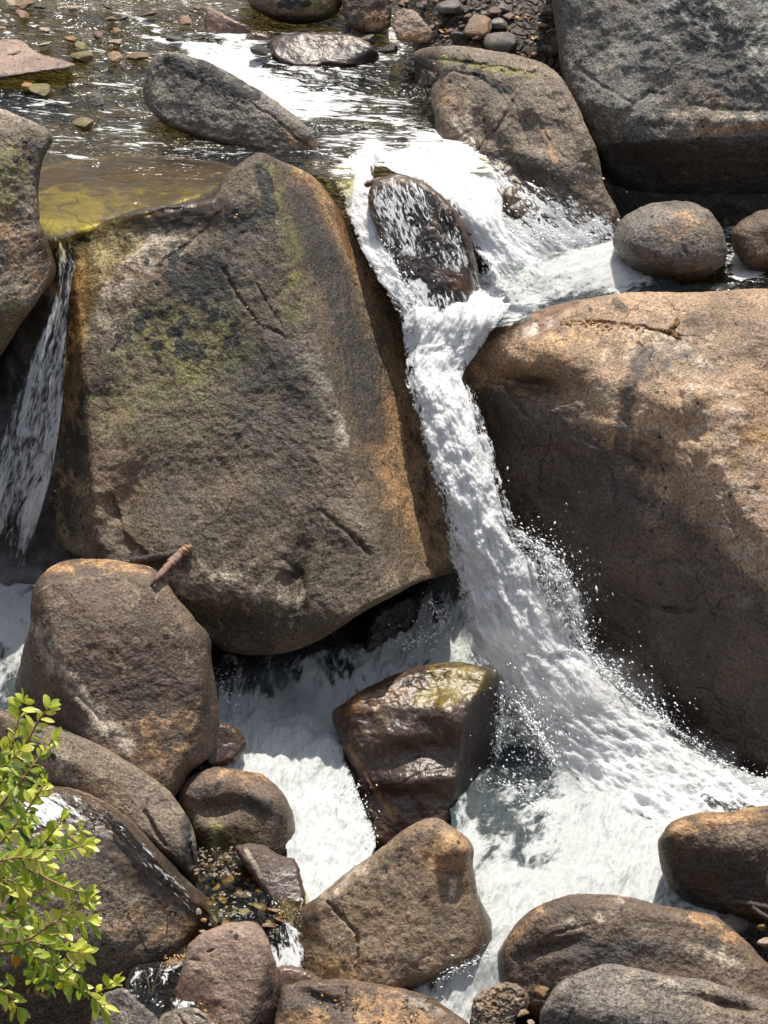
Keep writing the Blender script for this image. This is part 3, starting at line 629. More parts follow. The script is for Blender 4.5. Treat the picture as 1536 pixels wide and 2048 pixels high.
B['smallmid'] = rock("boulder", "small wet brown stone at the foot of the angular rock by the riffle", "boulder",
    [(494, 70), (510, 62), (538, 70), (540, 88), (522, 104), (496, 104), (484, 90)], [(512, 84, 32.8, 50, 0)], M_wetb, rim=(8, .07), T=.3, n=(100, 30), amp=(.04, .01))
# ---- rocks along the bottom
B['redfront'] = rock("boulder", "faceted pinkish-brown boulder at the bottom, right of the twigs and dark puddle", "boulder",
    [(372, 1905), (388, 1878), (440, 1850), (500, 1842), (528, 1862), (545, 1905), (560, 1960), (572, 2010), (560, 2090), (450, 2110), (400, 2060), (352, 2010), (348, 1985), (362, 1950)],
    [(450, 1950, 20.6, 52, -12), (520, 1975, 'f0', 84, 58), (440, 1865, 'f0', 26, -5)], M_pink, rim=(16, .10), T=.9, n=(300, 90), k=.025, amp=(.05, .012), cracks=[([(378, 1918), (400, 1922)], 4, .04), ([(415, 1905), (430, 1898)], 4, .05)])
B['greyfront'] = rock("boulder", "small grey peaked rock under the tip of the leafy branch", "boulder",
    [(182, 2040), (195, 2000), (225, 1980), (250, 1977), (280, 2005), (318, 2042), (330, 2100), (180, 2100)], [(225, 2030, 20.0, 55, -30), (270, 2020, 'f0', 55, 25)], M_grey, rim=(8, .06), T=.6, n=(160, 50), k=.02, amp=(.04, .012), masks=[('m_pale', ('s', [(250, 1980), (250, 2040)], 14), .6)])
B['palefront'] = rock("boulder", "pale cracked stone cut off by the bottom edge left of the pinkish boulder", "boulder",
    [(312, 2050), (330, 2026), (370, 2014), (400, 2020), (428, 2045), (430, 2100), (310, 2100)], [(370, 2040, 20.0, 40, 0)], M_slab, rim=(8, .06), T=.5, n=(140, 40), k=.03, amp=(.03, .008), cracks=[([(352, 2024), (372, 2050)], 4, .05), ([(392, 2030), (410, 2040)], 4, .05)], masks=[('m_pale', ('all', 1), .45)])
B['flatfront'] = rock("boulder", "low rust-brown slab scattered with dead leaves at the bottom centre", "boulder",
    [(560, 1990), (590, 1965), (680, 1958), (780, 1972), (850, 1990), (900, 2020), (945, 2060), (900, 2110), (700, 2120), (560, 2110)], [(720, 2010, 20.4, 24, 4), (650, 2060, 'f0', 45, -20)], M_brown, rim=(14, .1), T=.8, n=(260, 80), k=.05, amp=(.07, .012), bumps=[(640, 2000, 80, 16, 20, .06)], masks=[('m_orng', ('b', 800, 2030, 120, 50, 10), .6), ('m_orng', ('b', 620, 2050, 70, 40, 0), .5), ('m_wet_shade', ('b', 850, 2010, 80, 30, 20), .6), ('m_dark', ('b', 650, 2005, 70, 14, 10), .5)])
B['nubfront'] = rock("boulder", "small rounded brown rock between the pinkish boulder and the speckled boulder", "boulder",
    [(552, 1940), (575, 1930), (610, 1938), (642, 1958), (648, 1975), (620, 1990), (560, 1985)], [(600, 1955, 20.85, 45, 0), (630, 1970, 'f0', 85, 20)], M_pink, rim=(12, .09), T=.5, n=(140, 40), amp=(.03, .01), masks=[('m_dark', ('b', 632, 1975, 18, 14, 0), .8)])
B['longright'] = rock("boulder", "long domed brown boulder beneath the foam pool at the lower right", "boulder",
    [(994, 1915), (1005, 1890), (1030, 1850), (1075, 1812), (1130, 1792), (1185, 1787), (1250, 1792), (1330, 1812), (1390, 1822), (1440, 1838), (1490, 1880), (1530, 1920), (1600, 1980), (1600, 2080), (1200, 2080), (1010, 2000), (998, 1960)],
    [(1200, 1850, 21.2, 46, -6), (1150, 1920, 'f0', 74, -14), (1430, 1880, 'f0', 44, 26), (1200, 1800, 'f0', 18, 0), (1040, 1890, 'f0', 62, -50)], M_brown, rim=(26, .18), T=1.3, n=(420, 120), k=.06, amp=(.06, .016),
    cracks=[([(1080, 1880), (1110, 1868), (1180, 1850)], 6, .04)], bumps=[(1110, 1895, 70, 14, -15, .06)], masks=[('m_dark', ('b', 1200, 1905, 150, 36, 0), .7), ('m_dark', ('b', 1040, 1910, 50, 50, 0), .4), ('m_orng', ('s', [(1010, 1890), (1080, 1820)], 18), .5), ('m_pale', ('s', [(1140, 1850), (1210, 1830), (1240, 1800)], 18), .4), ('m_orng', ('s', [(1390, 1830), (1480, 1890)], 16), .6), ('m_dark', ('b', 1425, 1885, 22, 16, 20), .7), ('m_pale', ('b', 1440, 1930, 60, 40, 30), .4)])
B['slabright'] = rock("boulder", "broad grey-brown slab at the lower right corner in front of the domed boulder", "boulder",
    [(1078, 2050), (1090, 2005), (1120, 1965), (1165, 1942), (1215, 1928), (1270, 1935), (1330, 1950), (1400, 1958), (1460, 1975), (1540, 2000), (1640, 2040), (1640, 2140), (1080, 2140)],
    [(1280, 1980, 20.2, 32, -6), (1250, 2030, 'f0', 76, -10), (1100, 2020, 'f0', 70, -40)], M_grey, rim=(14, .1), T=1.0, n=(340, 100), k=.03, amp=(.06, .014), bumps=[(1450, 2010, 60, 10, 15, .06)], masks=[('m_pale', ('b', 1280, 1970, 160, 24, 5), .35), ('m_dark', ('p', [(1090, 2030), (1160, 2005), (1300, 2030), (1420, 2045), (1500, 2100), (1090, 2100)], 12), .4)])
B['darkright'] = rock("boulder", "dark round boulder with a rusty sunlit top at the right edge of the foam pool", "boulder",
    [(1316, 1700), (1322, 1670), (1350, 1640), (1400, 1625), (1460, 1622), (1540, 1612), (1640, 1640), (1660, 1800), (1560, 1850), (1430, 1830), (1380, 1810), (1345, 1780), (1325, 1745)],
    [(1430, 1660, 21.95, 34, -8), (1430, 1690, 'f0', 90, -16), (1500, 1690, 'f1', 70, 20)], M_brown, rim=(22, .18), T=1.2, n=(340, 100), k=.05, amp=(.06, .014), masks=[('m_orng', ('s', [(1350, 1660), (1420, 1635), (1540, 1620)], 24), .7), ('m_dark', ('b', 1420, 1760, 130, 70, 0), .95), ('m_wet_shade', ('b', 1400, 1770, 90, 50, 0), .6)])
B['edgeright'] = rock("boulder", "narrow olive-tinted rock just entering the picture at the right edge", "boulder",
    [(1516, 1706), (1528, 1690), (1560, 1680), (1620, 1700), (1630, 1800), (1560, 1810), (1530, 1775), (1522, 1740)], [(1550, 1740, 21.7, 66, -30)], M_slab, rim=(12, .1), T=.5, n=(140, 40), amp=(.04, .01), masks=[('m_moss', ('all', 1), .4)])
# ---- dark rocks in the cave under the great boulder
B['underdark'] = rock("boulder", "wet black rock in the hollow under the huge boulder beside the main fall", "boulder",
    [(742, 1230), (780, 1200), (820, 1186), (842, 1210), (838, 1250), (812, 1290), (770, 1320), (720, 1320)], [(790, 1250, 25.9, 66, 20)], M_dark, rim=(20, .15), T=.7, n=(160, 50), amp=(.06, .02), masks=[('m_wet_shade', ('all', 1), 1)])
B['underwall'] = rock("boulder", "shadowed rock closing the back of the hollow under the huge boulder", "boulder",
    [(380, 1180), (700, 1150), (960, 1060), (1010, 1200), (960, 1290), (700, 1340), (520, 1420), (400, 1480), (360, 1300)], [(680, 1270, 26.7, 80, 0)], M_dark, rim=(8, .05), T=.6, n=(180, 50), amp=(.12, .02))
B['wetnub'] = rock("boulder", "small wet red-brown rock at the foot of the rounded boulder by white water", "boulder",
    [(425, 1455), (450, 1445), (478, 1460), (492, 1490), (475, 1520), (440, 1532), (410, 1530), (400, 1490)], [(450, 1490, 24.05, 52, 20)], M_wetb, rim=(12, .1), T=.4, n=(140, 40), amp=(.04, .012), masks=[('m_wet_shade', ('all', 1), .8)])

# ------------------------------------------------------------------ water
def shepard(q, ctrl, pw=3.0):
    c = np.asarray(ctrl, float)
    d = np.sqrt(((q[:, None, :] - c[None, :, :2])**2).sum(-1)) + 6
    w = d**-pw
    return (w * c[None, :, 2]).sum(1) / w.sum(1)
def patch(name, label, poly, Yf, dens, flow, mat, step=4, amp=(.02, .05), nsc=(2.5, 1.2), stretch=.5, edge_px=14, seed=0, kind="structure", push=None, cat=None, fade=.35, cap=1.05):
    """water lying over the picture area poly: Yf(q) gives the distance; flow = direction of travel in photo pixels"""
    p = spline(poly, 240)
    x0, y0 = p.min(0); x1, y1 = p.max(0)
    gx = np.arange(x0, x1 + step, step); gy = np.arange(y0, y1 + step, step)
    X, Y = np.meshgrid(gx, gy); q = np.stack([X.ravel(), Y.ravel()], -1)
    ok = inside(q, p)
    Yw = Yf(q)
    W = P(q[:, 0], q[:, 1], Yw)
    a, b = np.array([(x0 + x1) / 2, (y0 + y1) / 2]), None
    fl = np.array(flow, float); fl /= np.linalg.norm(fl)
    Wf = W[:, :2] if push is None else np.stack([q[:, 0] * .0054, q[:, 1] * .0054], -1)
    if push is None: fl = np.array([fl[0], -fl[1] / .42]); fl /= np.linalg.norm(fl)
    t = Wf @ fl; s = Wf @ np.array([-fl[1], fl[0]])
    uv = np.stack([s, t * stretch], -1)
    dn = shepard(q, dens); dn = np.clip(np.where(dn > .5, dn + (dn - .5) * .35, dn), 0, cap)
    ed = np.full(len(q), 1.0); ed[ok] = np.minimum(near_dist(q[ok], p) / edge_px, 1); ed[~ok] = 0
    dn = dn - (1 - ed) * fade
    h = fbm(np.c_[uv * nsc[0], uv[:, :1] * 0 + seed], 1, 5, .55); h2 = fbm(np.c_[uv * nsc[1], uv[:, :1] * 0 + seed + 5], 1, 3, .5)
    hh = (h + .5 * h2) * (amp[0] + (amp[1] - amp[0]) * np.clip(dn, 0, 1))
    if push is None: W[:, 2] += hh
    else: W += np.array([0, -1, .35]) * (push + hh * .6)[:, None] if isinstance(push, np.ndarray) else np.array([0, -1, .35]) * (push + hh * .6)[:, None]
    idx = np.arange(len(q)).reshape(X.shape)
    f = np.stack([idx[1:, :-1], idx[1:, 1:], idx[:-1, 1:], idx[:-1, :-1]], -1).reshape(-1, 4)
    f = f[ok[f].any(1)]
    used, inv = np.unique(f, return_inverse=True)
    o = mesh_obj(name, W[used], inv.reshape(-1, 4), mat, attrs={"dens": dn[used], "edge": ed[used]}, uv=uv[used])
    return tag(o, label, cat, kind=kind)
def ribbon(name, label, st, mat, dens=(.5, 1, .5), nu=90, nv=300, amp=.08, bulge=.15, nsc=(5, 2.2), stretch=.33, seed=0, kind="structure", lift=0.0, vdens=None, edge_m=.10, ends=(.25, .7)):
    """falling sheet: stations (left px, py, Y, right px, py, Y) from top to bottom"""
    s = spline(np.array(st, float), nv, closed=False)
    L, Rr = P(s[:, 0], s[:, 1], s[:, 2]), P(s[:, 3], s[:, 4], s[:, 5])
    u = np.linspace(0, 1, nu)
    V = L[:, None] * (1 - u)[None, :, None] + Rr[:, None] * u[None, :, None]
    mid = (L + Rr) / 2; t = np.concatenate([[0], np.cumsum(np.linalg.norm(np.diff(mid, axis=0), axis=1))])
    wid = np.linalg.norm(Rr - L, axis=1)
    du = np.gradient(V, axis=1); dv = np.gradient(V, axis=0)
    nrm = np.cross(du, dv); nrm /= np.linalg.norm(nrm, axis=2)[:, :, None] + 1e-9
    if nrm[nv // 2, nu // 2] @ np.array([0, -1, .4]) < 0: nrm = -nrm
    uu, tt = np.meshgrid(u, t)
    ss_ = (uu - .5) * wid[:, None]
    uv = np.stack([ss_.ravel(), (tt * stretch).ravel()], -1)
    prof = 1 - (2 * uu - 1)**2
    # strands wander sideways as they fall
    h = fbm(np.c_[uv * nsc[0], uv[:, :1] * 0 + seed], 1, 5, .55); h2 = fbm(np.c_[uv * nsc[1], uv[:, :1] * 0 + seed + 5], 1, 4, .55, ridged=True)
    hh = ((h + .6 * h2) * amp).reshape(nv, nu)
    V = V + nrm * (bulge * prof * (np.sin(np.pi * np.clip(tt / t[-1], 0, 1))**.5) + hh * (.4 + .6 * np.clip(prof * 2, 0, 1)) + lift)[:, :, None]
    sway = fbm(np.c_[uv * 1.5, uv[:, :1] * 0 + seed + 9], 1, 3).reshape(nv, nu) * .04
    V[:, :, 0] += sway
    d = np.interp(uu, np.linspace(0, 1, len(dens)), dens)
    if vdens is not None: d = d + np.interp(tt / t[-1], np.linspace(0, 1, len(vdens)), vdens)
    ed = np.minimum(np.minimum(uu, 1 - uu) * wid[:, None] / edge_m, 1)
    en = fbm(np.c_[uv * 4, uv[:, :1] * 0 + seed + 3], 1, 4).reshape(nv, nu)
    endf = np.clip(np.minimum(tt / ends[0], (t[-1] - tt) / ends[1]) + .7 * en * (1 - np.clip(np.minimum(tt / ends[0], (t[-1] - tt) / ends[1]) - .2, 0, 1)), 0, 1) * (tt > 0) * (tt < t[-1])
    idx = np.arange(nu * nv).reshape(nv, nu)
    f = np.stack([idx[1:, :-1], idx[1:, 1:], idx[:-1, 1:], idx[:-1, :-1]], -1).reshape(-1, 4)
    d = d - (1 - ed) * .22 - (1 - endf) * .75
    o = mesh_obj(name, V.reshape(-1, 3), f, mat, attrs={"dens": (d).ravel(), "edge": (ed * endf).ravel()}, uv=uv)
    return tag(o, label, kind=kind)

M_pool = water_mat("clear_stream_water", tint=(.74, .68, .37), rough=.19, ripple=(3.0, 8), rip_amt=(1.0, .8), bk=.85, fscale=.8, foam_col=(.60, .61, .61))
M_foam = water_mat("white_water", tint=(.72, .78, .74), rough=.10, ripple=(5, 16), rip_amt=(.7, .5), fscale=.7, foam_bump=.45, fine=.5, dens_soft=.14, foam_col=(.47, .49, .485), turbid=.55)
M_run = water_mat("rushing_white_water", tint=(.72, .78, .74), rough=.10, ripple=(5, 16), rip_amt=(.7, .5), fscale=.8, foam_bump=.5, fine=.6, dens_soft=.14, foam_col=(.56, .58, .575), turbid=.4)
M_fall = water_mat("falling_white_water", tint=(.88, .90, .90), rough=.16, ripple=(7, 22), rip_amt=(.6, .5), fscale=1.5, fine=.9, foam_bump=.7, dens_soft=.10, filmg=.35)
M_veil = water_mat("veil_water", tint=(.86, .88, .88), rough=.2, ripple=(7, 22), rip_amt=(.6, .5), fscale=1.5, fine=1.0, foam_bump=.6, dens_soft=.26, filmg=.35, foam_col=(.62, .64, .65))  # foam greyed: the side fall's shade is put into its colour
M_film = water_mat("thin_running_water", tint=(.80, .76, .70), rough=.12, ripple=(8, 24), rip_amt=(.9, .7), fscale=1.7, fine=1.5, foam_bump=.5, dens_soft=.10)

zup = lambda q: 5.1 + np.maximum(yz(q[:, 1], 5.1) - 31.4, 0) * .11
def Yz(zf): return lambda q: yz(q[:, 1], zf(q))
patch("stream_water", "clear glittering water of the upper stream above the fall",
      [(-90, -70), (300, -90), (700, -90), (800, 60), (850, 120), (885, 200), (910, 270), (990, 330), (930, 345), (800, 330), (720, 335), (705, 372), (660, 360), (600, 345), (520, 345), (450, 420), (300, 425), (200, 445), (145, 472), (100, 484), (50, 480), (-90, 330)],
      Yz(zup), [(60, 40, .16), (200, 30, .16), (280, 60, .26), (330, 100, .36), (240, 110, .2), (100, 120, .1), (200, 190, .20), (80, 200, .2), (250, 250, .22), (140, 280, .18), (400, 40, .16), (460, 30, .1), (350, 60, .2), (420, 88, .4), (370, 110, .4), (395, 112, .85), (440, 125, .86), (480, 150, .88), (560, 185, .82), (640, 210, .66), (700, 235, .52), (640, 255, .36), (760, 200, .32), (830, 170, .24), (850, 230, .24), (700, 285, .36), (780, 250, .36), (800, 282, .38), (870, 300, .65), (740, 312, .9), (820, 318, .95), (900, 312, .8), (690, 335, .55),
                 (200, 430, .0), (120, 430, .0), (120, 350, .05), (350, 400, .02), (300, 330, .16), (450, 320, .15), (560, 320, .12), (560, 60, .1), (560, 130, .3), (650, 150, .36), (640, 340, .15)],
      (1, .10), M_pool, step=2.5, amp=(.032, .08), nsc=(3.2, 1.2), stretch=.28)
# left stream of the upper fall
ribbon("waterfall", "white water falling left of the dark rock in the upper fall",
       [(650, 338, 29.0, 770, 296, 29.3), (672, 372, 28.65, 752, 352, 28.8), (694, 425, 28.2, 782, 432, 28.2), (722, 500, 27.75, 806, 520, 27.7), (762, 575, 27.35, 850, 600, 27.3), (806, 650, 27.0, 930, 655, 27.05)],
       M_fall, dens=(.7, 1.1, 1.2, 1.1, .65), nu=80, nv=260, amp=.10, bulge=.10, seed=1, stretch=.5)
# right curtain
ribbon("waterfall", "white curtain of water falling right of the dark rock in the upper fall",
       [(680, 312, 29.3, 960, 296, 29.6), (752, 334, 29.0, 985, 335, 29.1), (832, 366, 28.4, 1004, 400, 28.5), (905, 425, 28.0, 1015, 460, 28.0), (945, 500, 27.75, 1080, 510, 27.75), (962, 590, 27.4, 1160, 560, 27.5)],
       M_fall, dens=(.8, 1.15, .95, 1.2, 1.05, .7), nu=120, nv=260, amp=.11, bulge=.12, seed=2, edge_m=.28, stretch=.5)
# film over the shelf right of it, and over the rock in the fall
slab, fr = B['slab'], B['fallrock']
patch("running_water", "thin broken water sliding over the shelf to the right of the upper fall",
      [(870, 318), (930, 300), (1010, 345), (1090, 375), (1180, 410), (1235, 455), (1230, 520), (1100, 560), (1000, 540), (960, 440), (900, 370)],
      lambda q: slab.frontq(q), [(900, 320, .75), (960, 350, .66), (1060, 390, .52), (1150, 410, .36), (1220, 460, .6), (1000, 430, .68), (1100, 470, .68), (1180, 480, .7), (1040, 510, .95), (1150, 520, 1.0), (1080, 430, .48)],
      (.75, .65), M_film, step=2.5, amp=(.03, .07), nsc=(5, 2), stretch=.35, push=.05, seed=3)
patch("running_water", "thin streaks of water running down the dark rock in the upper fall",
      [(740, 375), (800, 350), (860, 372), (905, 415), (935, 475), (955, 545), (966, 630), (900, 645), (830, 640), (795, 580), (770, 500), (745, 430)],
      lambda q: fr.frontq(q), [(760, 400, .5), (850, 380, .42), (900, 440, .2), (820, 470, .5), (880, 520, .42), (930, 560, .42), (850, 590, .45), (790, 550, .55), (940, 620, .35), (900, 400, .3)],
      (.35, .94), M_film, step=2.5, amp=(.03, .06), nsc=(6, 2.5), stretch=.3, push=.04, seed=4)
# basin between the falls
patch("white_water", "blinding white basin of foam between the upper fall and the main chute",
      [(806, 615), (880, 600), (940, 560), (1000, 530), (1100, 505), (1190, 478), (1228, 462), (1260, 500), (1310, 535), (1365, 562), (1480, 570), (1400, 590), (1260, 598), (1150, 612), (1070, 640), (1010, 655), (950, 665), (815, 660)],
      lambda q: yz(q[:, 1], 4.0 + .22 * smooth(620, 480, q[:, 1]) - .10 * smooth(640, 700, q[:, 1])), [(1000, 600, 1.15), (1100, 560, 1.1), (1200, 520, 1.1), (1250, 560, .95), (1330, 560, .62), (1400, 575, .3), (1200, 600, .75), (900, 650, 1.1), (850, 700, 1.0), (980, 680, .8), (1080, 628, .65), (1480, 575, .15), (930, 740, .85)],
      (-1, .25), M_run, step=2.5, amp=(.04, .14), nsc=(3.2, 1.1), stretch=.5, seed=6, edge_px=46, fade=.8)
patch("stream_water", "still black water with a scrap of foam at the foot of the cave",
      [(1180, 460), (1300, 440), (1500, 440), (1700, 450), (1700, 600), (1450, 600), (1250, 590)],
      lambda q: yz(q[:, 1], 3.98), [(1400, 560, 0), (1485, 542, .95), (1500, 540, .9), (1560, 560, 0), (1450, 560, .05), (1530, 580, .1), (1500, 570, .05), (1440, 535, .2)], (1, 0), M_pool, step=4, amp=(.006, .02), seed=7)
# main chute
Yq = lambda py, z: float(yz(py, z))
chute = [(792, 585, 27.60, 1050, 580, 27.60), (802, 640, 27.06, 1000, 640, 27.06), (808, 700, 26.9, 955, 705, 26.9), (817, 745, 26.65, 925, 755, 26.65), (832, 805, 26.35, 944, 805, 26.35), (852, 870, 26.05, 966, 880, 26.05), (870, 940, 25.8, 988, 950, 25.8),
         (886, 1000, 25.6, 1004, 1025, 25.6), (900, 1060, 25.5, 1022, 1072, 25.5), (912, 1130, 25.4, 1055, 1115, 25.42), (923, 1200, 25.3, 1085, 1180, 25.34), (932, 1262, 25.18, 1120, 1245, 25.25),
         (955, 1322, Yq(1322, .95), 1165, 1300, Yq(1300, 1.0)), (1000, 1388, Yq(1388, .58), 1218, 1362, Yq(1362, .78)), (1052, 1458, Yq(1458, .22), 1280, 1420, Yq(1420, .55)), (1108, 1538, Yq(1538, -.04), 1352, 1474, Yq(1474, .36)),
         (1165, 1622, Yq(1622, -.16), 1432, 1525, Yq(1525, .22)), (1240, 1700, Yq(1700, -.2), 1530, 1575, Yq(1575, .12)), (1320, 1770, Yq(1770, -.24), 1640, 1622, Yq(1622, .0))]
ribbon("waterfall", "main white waterfall plunging down the narrow chute between the two largest boulders", chute, M_fall, dens=(.7, 1.05, 1.35, 1.0, 1.25, .72), nu=130, nv=900, amp=.12, bulge=.22, nsc=(7, 3.2), stretch=.5, seed=11, edge_m=.2, ends=(.35, 1.3))
wide = [0, 0, 12, 14, 16, 18, 20, 24, 40, 66, 70, 54, 34, 30, 30, 30, 24, 20, 20]
ribbon("waterfall", "loose outer strands of the main waterfall in the chute",
       [(a - 12 - (12 if k > 11 else 0), b + (14 if k > 11 else 0), c + .07, d + w, e, f + .07) for k, ((a, b, c, d, e, f), w) in enumerate(zip(chute, wide)) if k >= 2], M_fall, dens=(.46, .62, .8, .8, .62, .50, .42), nu=130, nv=860, amp=.15, bulge=.10, nsc=(7, 3), stretch=.55, seed=13, edge_m=.05, ends=(.4, 1.0))
# lower pool
patch("pool_water", "foaming plunge pool of green-white water in front of the falls",
      [(905, 1560), (960, 1480), (990, 1370), (1060, 1400), (1200, 1500), (1620, 1580), (1640, 1760), (1420, 1850), (1330, 1850), (1250, 1850), (1120, 1850), (1030, 1880), (1010, 1960), (1020, 2080), (840, 2080), (830, 1960), (880, 1800), (900, 1680)],
      lambda q: yz(q[:, 1], .02 - .5 * smooth(1830, 2060, q[:, 1])), [(960, 1450, .2), (1030, 1440, .3), (1010, 1500, .22), (1080, 1480, .36), (1070, 1540, .4), (1000, 1570, .3), (960, 1610, .25), (1020, 1610, .38), (1100, 1600, .5), (980, 1660, .45), (1050, 1660, .42), (1000, 1710, .55), (1080, 1710, .62), (1130, 1660, .75), (1150, 1620, .68), (1300, 1560, .9), (1220, 1600, .8), (1500, 1620, .95),
       (1200, 1700, 1.05), (1150, 1740, 1.0), (1050, 1780, .95), (1200, 1780, 1.0), (1300, 1700, 1.0), (1300, 1640, .95), (1400, 1600, 1.0), (1330, 1790, .7), (1360, 1815, .5), (1020, 1850, .95), (960, 1740, .7), (940, 1960, .85), (900, 2020, 1.0), (960, 1920, .45), (990, 1940, .5), (870, 1965, .5), (1140, 1560, .75)],
      (.5, -.6), M_foam, step=2.5, amp=(.04, .19), nsc=(2.6, .9), stretch=.5, seed=17)
# left run round the wet block and down to the front
patch("white_water", "white water running left beneath the huge boulder and down past the glossy wet block",
      [(400, 1290), (470, 1300), (560, 1300), (700, 1285), (800, 1262), (850, 1180), (905, 1120), (960, 1240), (975, 1335), (890, 1345), (780, 1370), (700, 1420), (690, 1500), (720, 1600), (750, 1690), (705, 1750), (640, 1800), (590, 1830), (575, 1700), (540, 1580), (470, 1540), (400, 1540), (425, 1430)],
      lambda q: yz(q[:, 1], np.interp(q[:, 1], [1100, 1200, 1290, 1340, 1420, 1480, 1600, 1760, 1840], [1.5, 1.05, .78, .68, .42, .35, .18, .04, 0])),
      [(450, 1340, .2), (500, 1330, .2), (480, 1375, .35), (600, 1350, .45), (560, 1370, .55), (560, 1320, .5), (600, 1310, .6), (650, 1320, .38), (700, 1310, .55), (650, 1360, .42), (600, 1390, .85), (760, 1320, .9), (850, 1290, 1.0), (920, 1290, 1.0), (880, 1210, .5), (930, 1230, .75), (900, 1160, .25), (700, 1370, .75), (760, 1355, .6), (840, 1335, .6), (480, 1400, .72), (460, 1440, .95), (540, 1440, 1.1), (620, 1440, 1.1), (660, 1410, .8), (500, 1500, 1.0), (600, 1520, 1.1), (680, 1530, .75), (640, 1600, 1.0), (700, 1610, .6), (730, 1660, .6), (620, 1700, 1.05), (690, 1710, .95), (610, 1780, .9), (430, 1520, .95)],
      (-.4, .9), M_run, step=2.5, amp=(.05, .17), nsc=(3.0, 1.0), stretch=.55, seed=19)
# side fall on the left
ribbon("waterfall", "thin side fall slipping between the left-edge boulder and the huge boulder",
       [(96, 470, 27.25, 152, 466, 27.25), (102, 500, 26.85, 151, 500, 26.85), (110, 535, 26.65, 149, 535, 26.65), (112, 570, 26.5, 141, 570, 26.5), (85, 640, 26.3, 131, 650, 26.3), (40, 740, 26.1, 127, 750, 26.1), (0, 850, 25.95, 116, 860, 25.95), (-30, 950, 25.85, 98, 960, 25.85), (-60, 1050, 25.75, 74, 1050, 25.75), (-80, 1150, 25.65, 50, 1150, 25.65)],
       M_veil, dens=(.3, .50, .64, .50, .74, .80), nu=100, nv=420, amp=.09, bulge=.06, nsc=(6, 2.4), seed=21, stretch=.2, vdens=(-.15, -.1, 0, .02, .05, .08))
patch("pool_water", "small churning pool at the foot of the left side fall",
      [(-90, 1130), (20, 1120), (100, 1100), (110, 1180), (75, 1260), (60, 1330), (40, 1420), (0, 1440), (-90, 1440)],
      lambda q: yz(q[:, 1], np.interp(q[:, 1], [1120, 1250, 1420], [1.45, 1.2, .95])), [(20, 1160, .95), (70, 1150, .6), (0, 1200, .9), (40, 1220, .7), (20, 1270, .75), (10, 1310, .35), (20, 1350, .4), (30, 1390, .25), (-40, 1250, .8)], (.3, .9), M_foam, step=3, amp=(.02, .07), seed=23)
# film over the lower left boulder
ll = B['leftlow']
patch("running_water", "thin brown sheet of water sliding along the edge of the lower left boulder",
      [(40, 1590), (110, 1575), (190, 1596), (250, 1634), (300, 1682), (360, 1748), (420, 1803), (455, 1842), (405, 1850), (340, 1790), (290, 1745), (235, 1690), (180, 1655), (100, 1650), (40, 1660)],
      lambda q: ll.frontq(q), [(90, 1600, .55), (100, 1640, .6), (150, 1620, .42), (160, 1650, .35), (220, 1640, .05), (230, 1680, .16), (300, 1730, .08), (310, 1700, .3), (370, 1760, .45), (430, 1825, .5), (400, 1830, .0), (350, 1790, .05), (250, 1690, .08)],
      (.75, .66), M_film, step=2.5, amp=(.012, .03), nsc=(6, 2.5), stretch=.2, push=.035, seed=25)
patch("pool_water", "shallow clear pool over coloured pebbles", [(380, 1690), (420, 1700), (480, 1690), (560, 1730), (620, 1800), (605, 1860), (600, 1960), (530, 1960), (530, 1870), (470, 1870), (400, 1800)],
      lambda q: yz(q[:, 1], np.interp(q[:, 1], [1700, 1850, 1950], [.16, .10, -.1])), [(450, 1750, .0), (500, 1800, .12), (440, 1800, .1), (570, 1830, .15), (570, 1880, .45), (575, 1910, .75), (560, 1850, .3), (420, 1770, .0)], (.5, .8), M_pool, step=3, amp=(.010, .03), nsc=(6, 2.5), seed=27)
patch("pool_water", "small dark puddle with twigs between the front rocks", [(265, 1935), (330, 1920), (380, 1890), (400, 1960), (390, 2060), (300, 2080), (250, 2000)],
      lambda q: yz(q[:, 1], -.02), [(280, 1950, .3), (300, 1990, .1), (340, 1980, .15), (360, 2000, .45), (330, 2030, 0), (380, 1930, .2)], (0, 1), M_pool, step=4, amp=(.006, .02), seed=29)

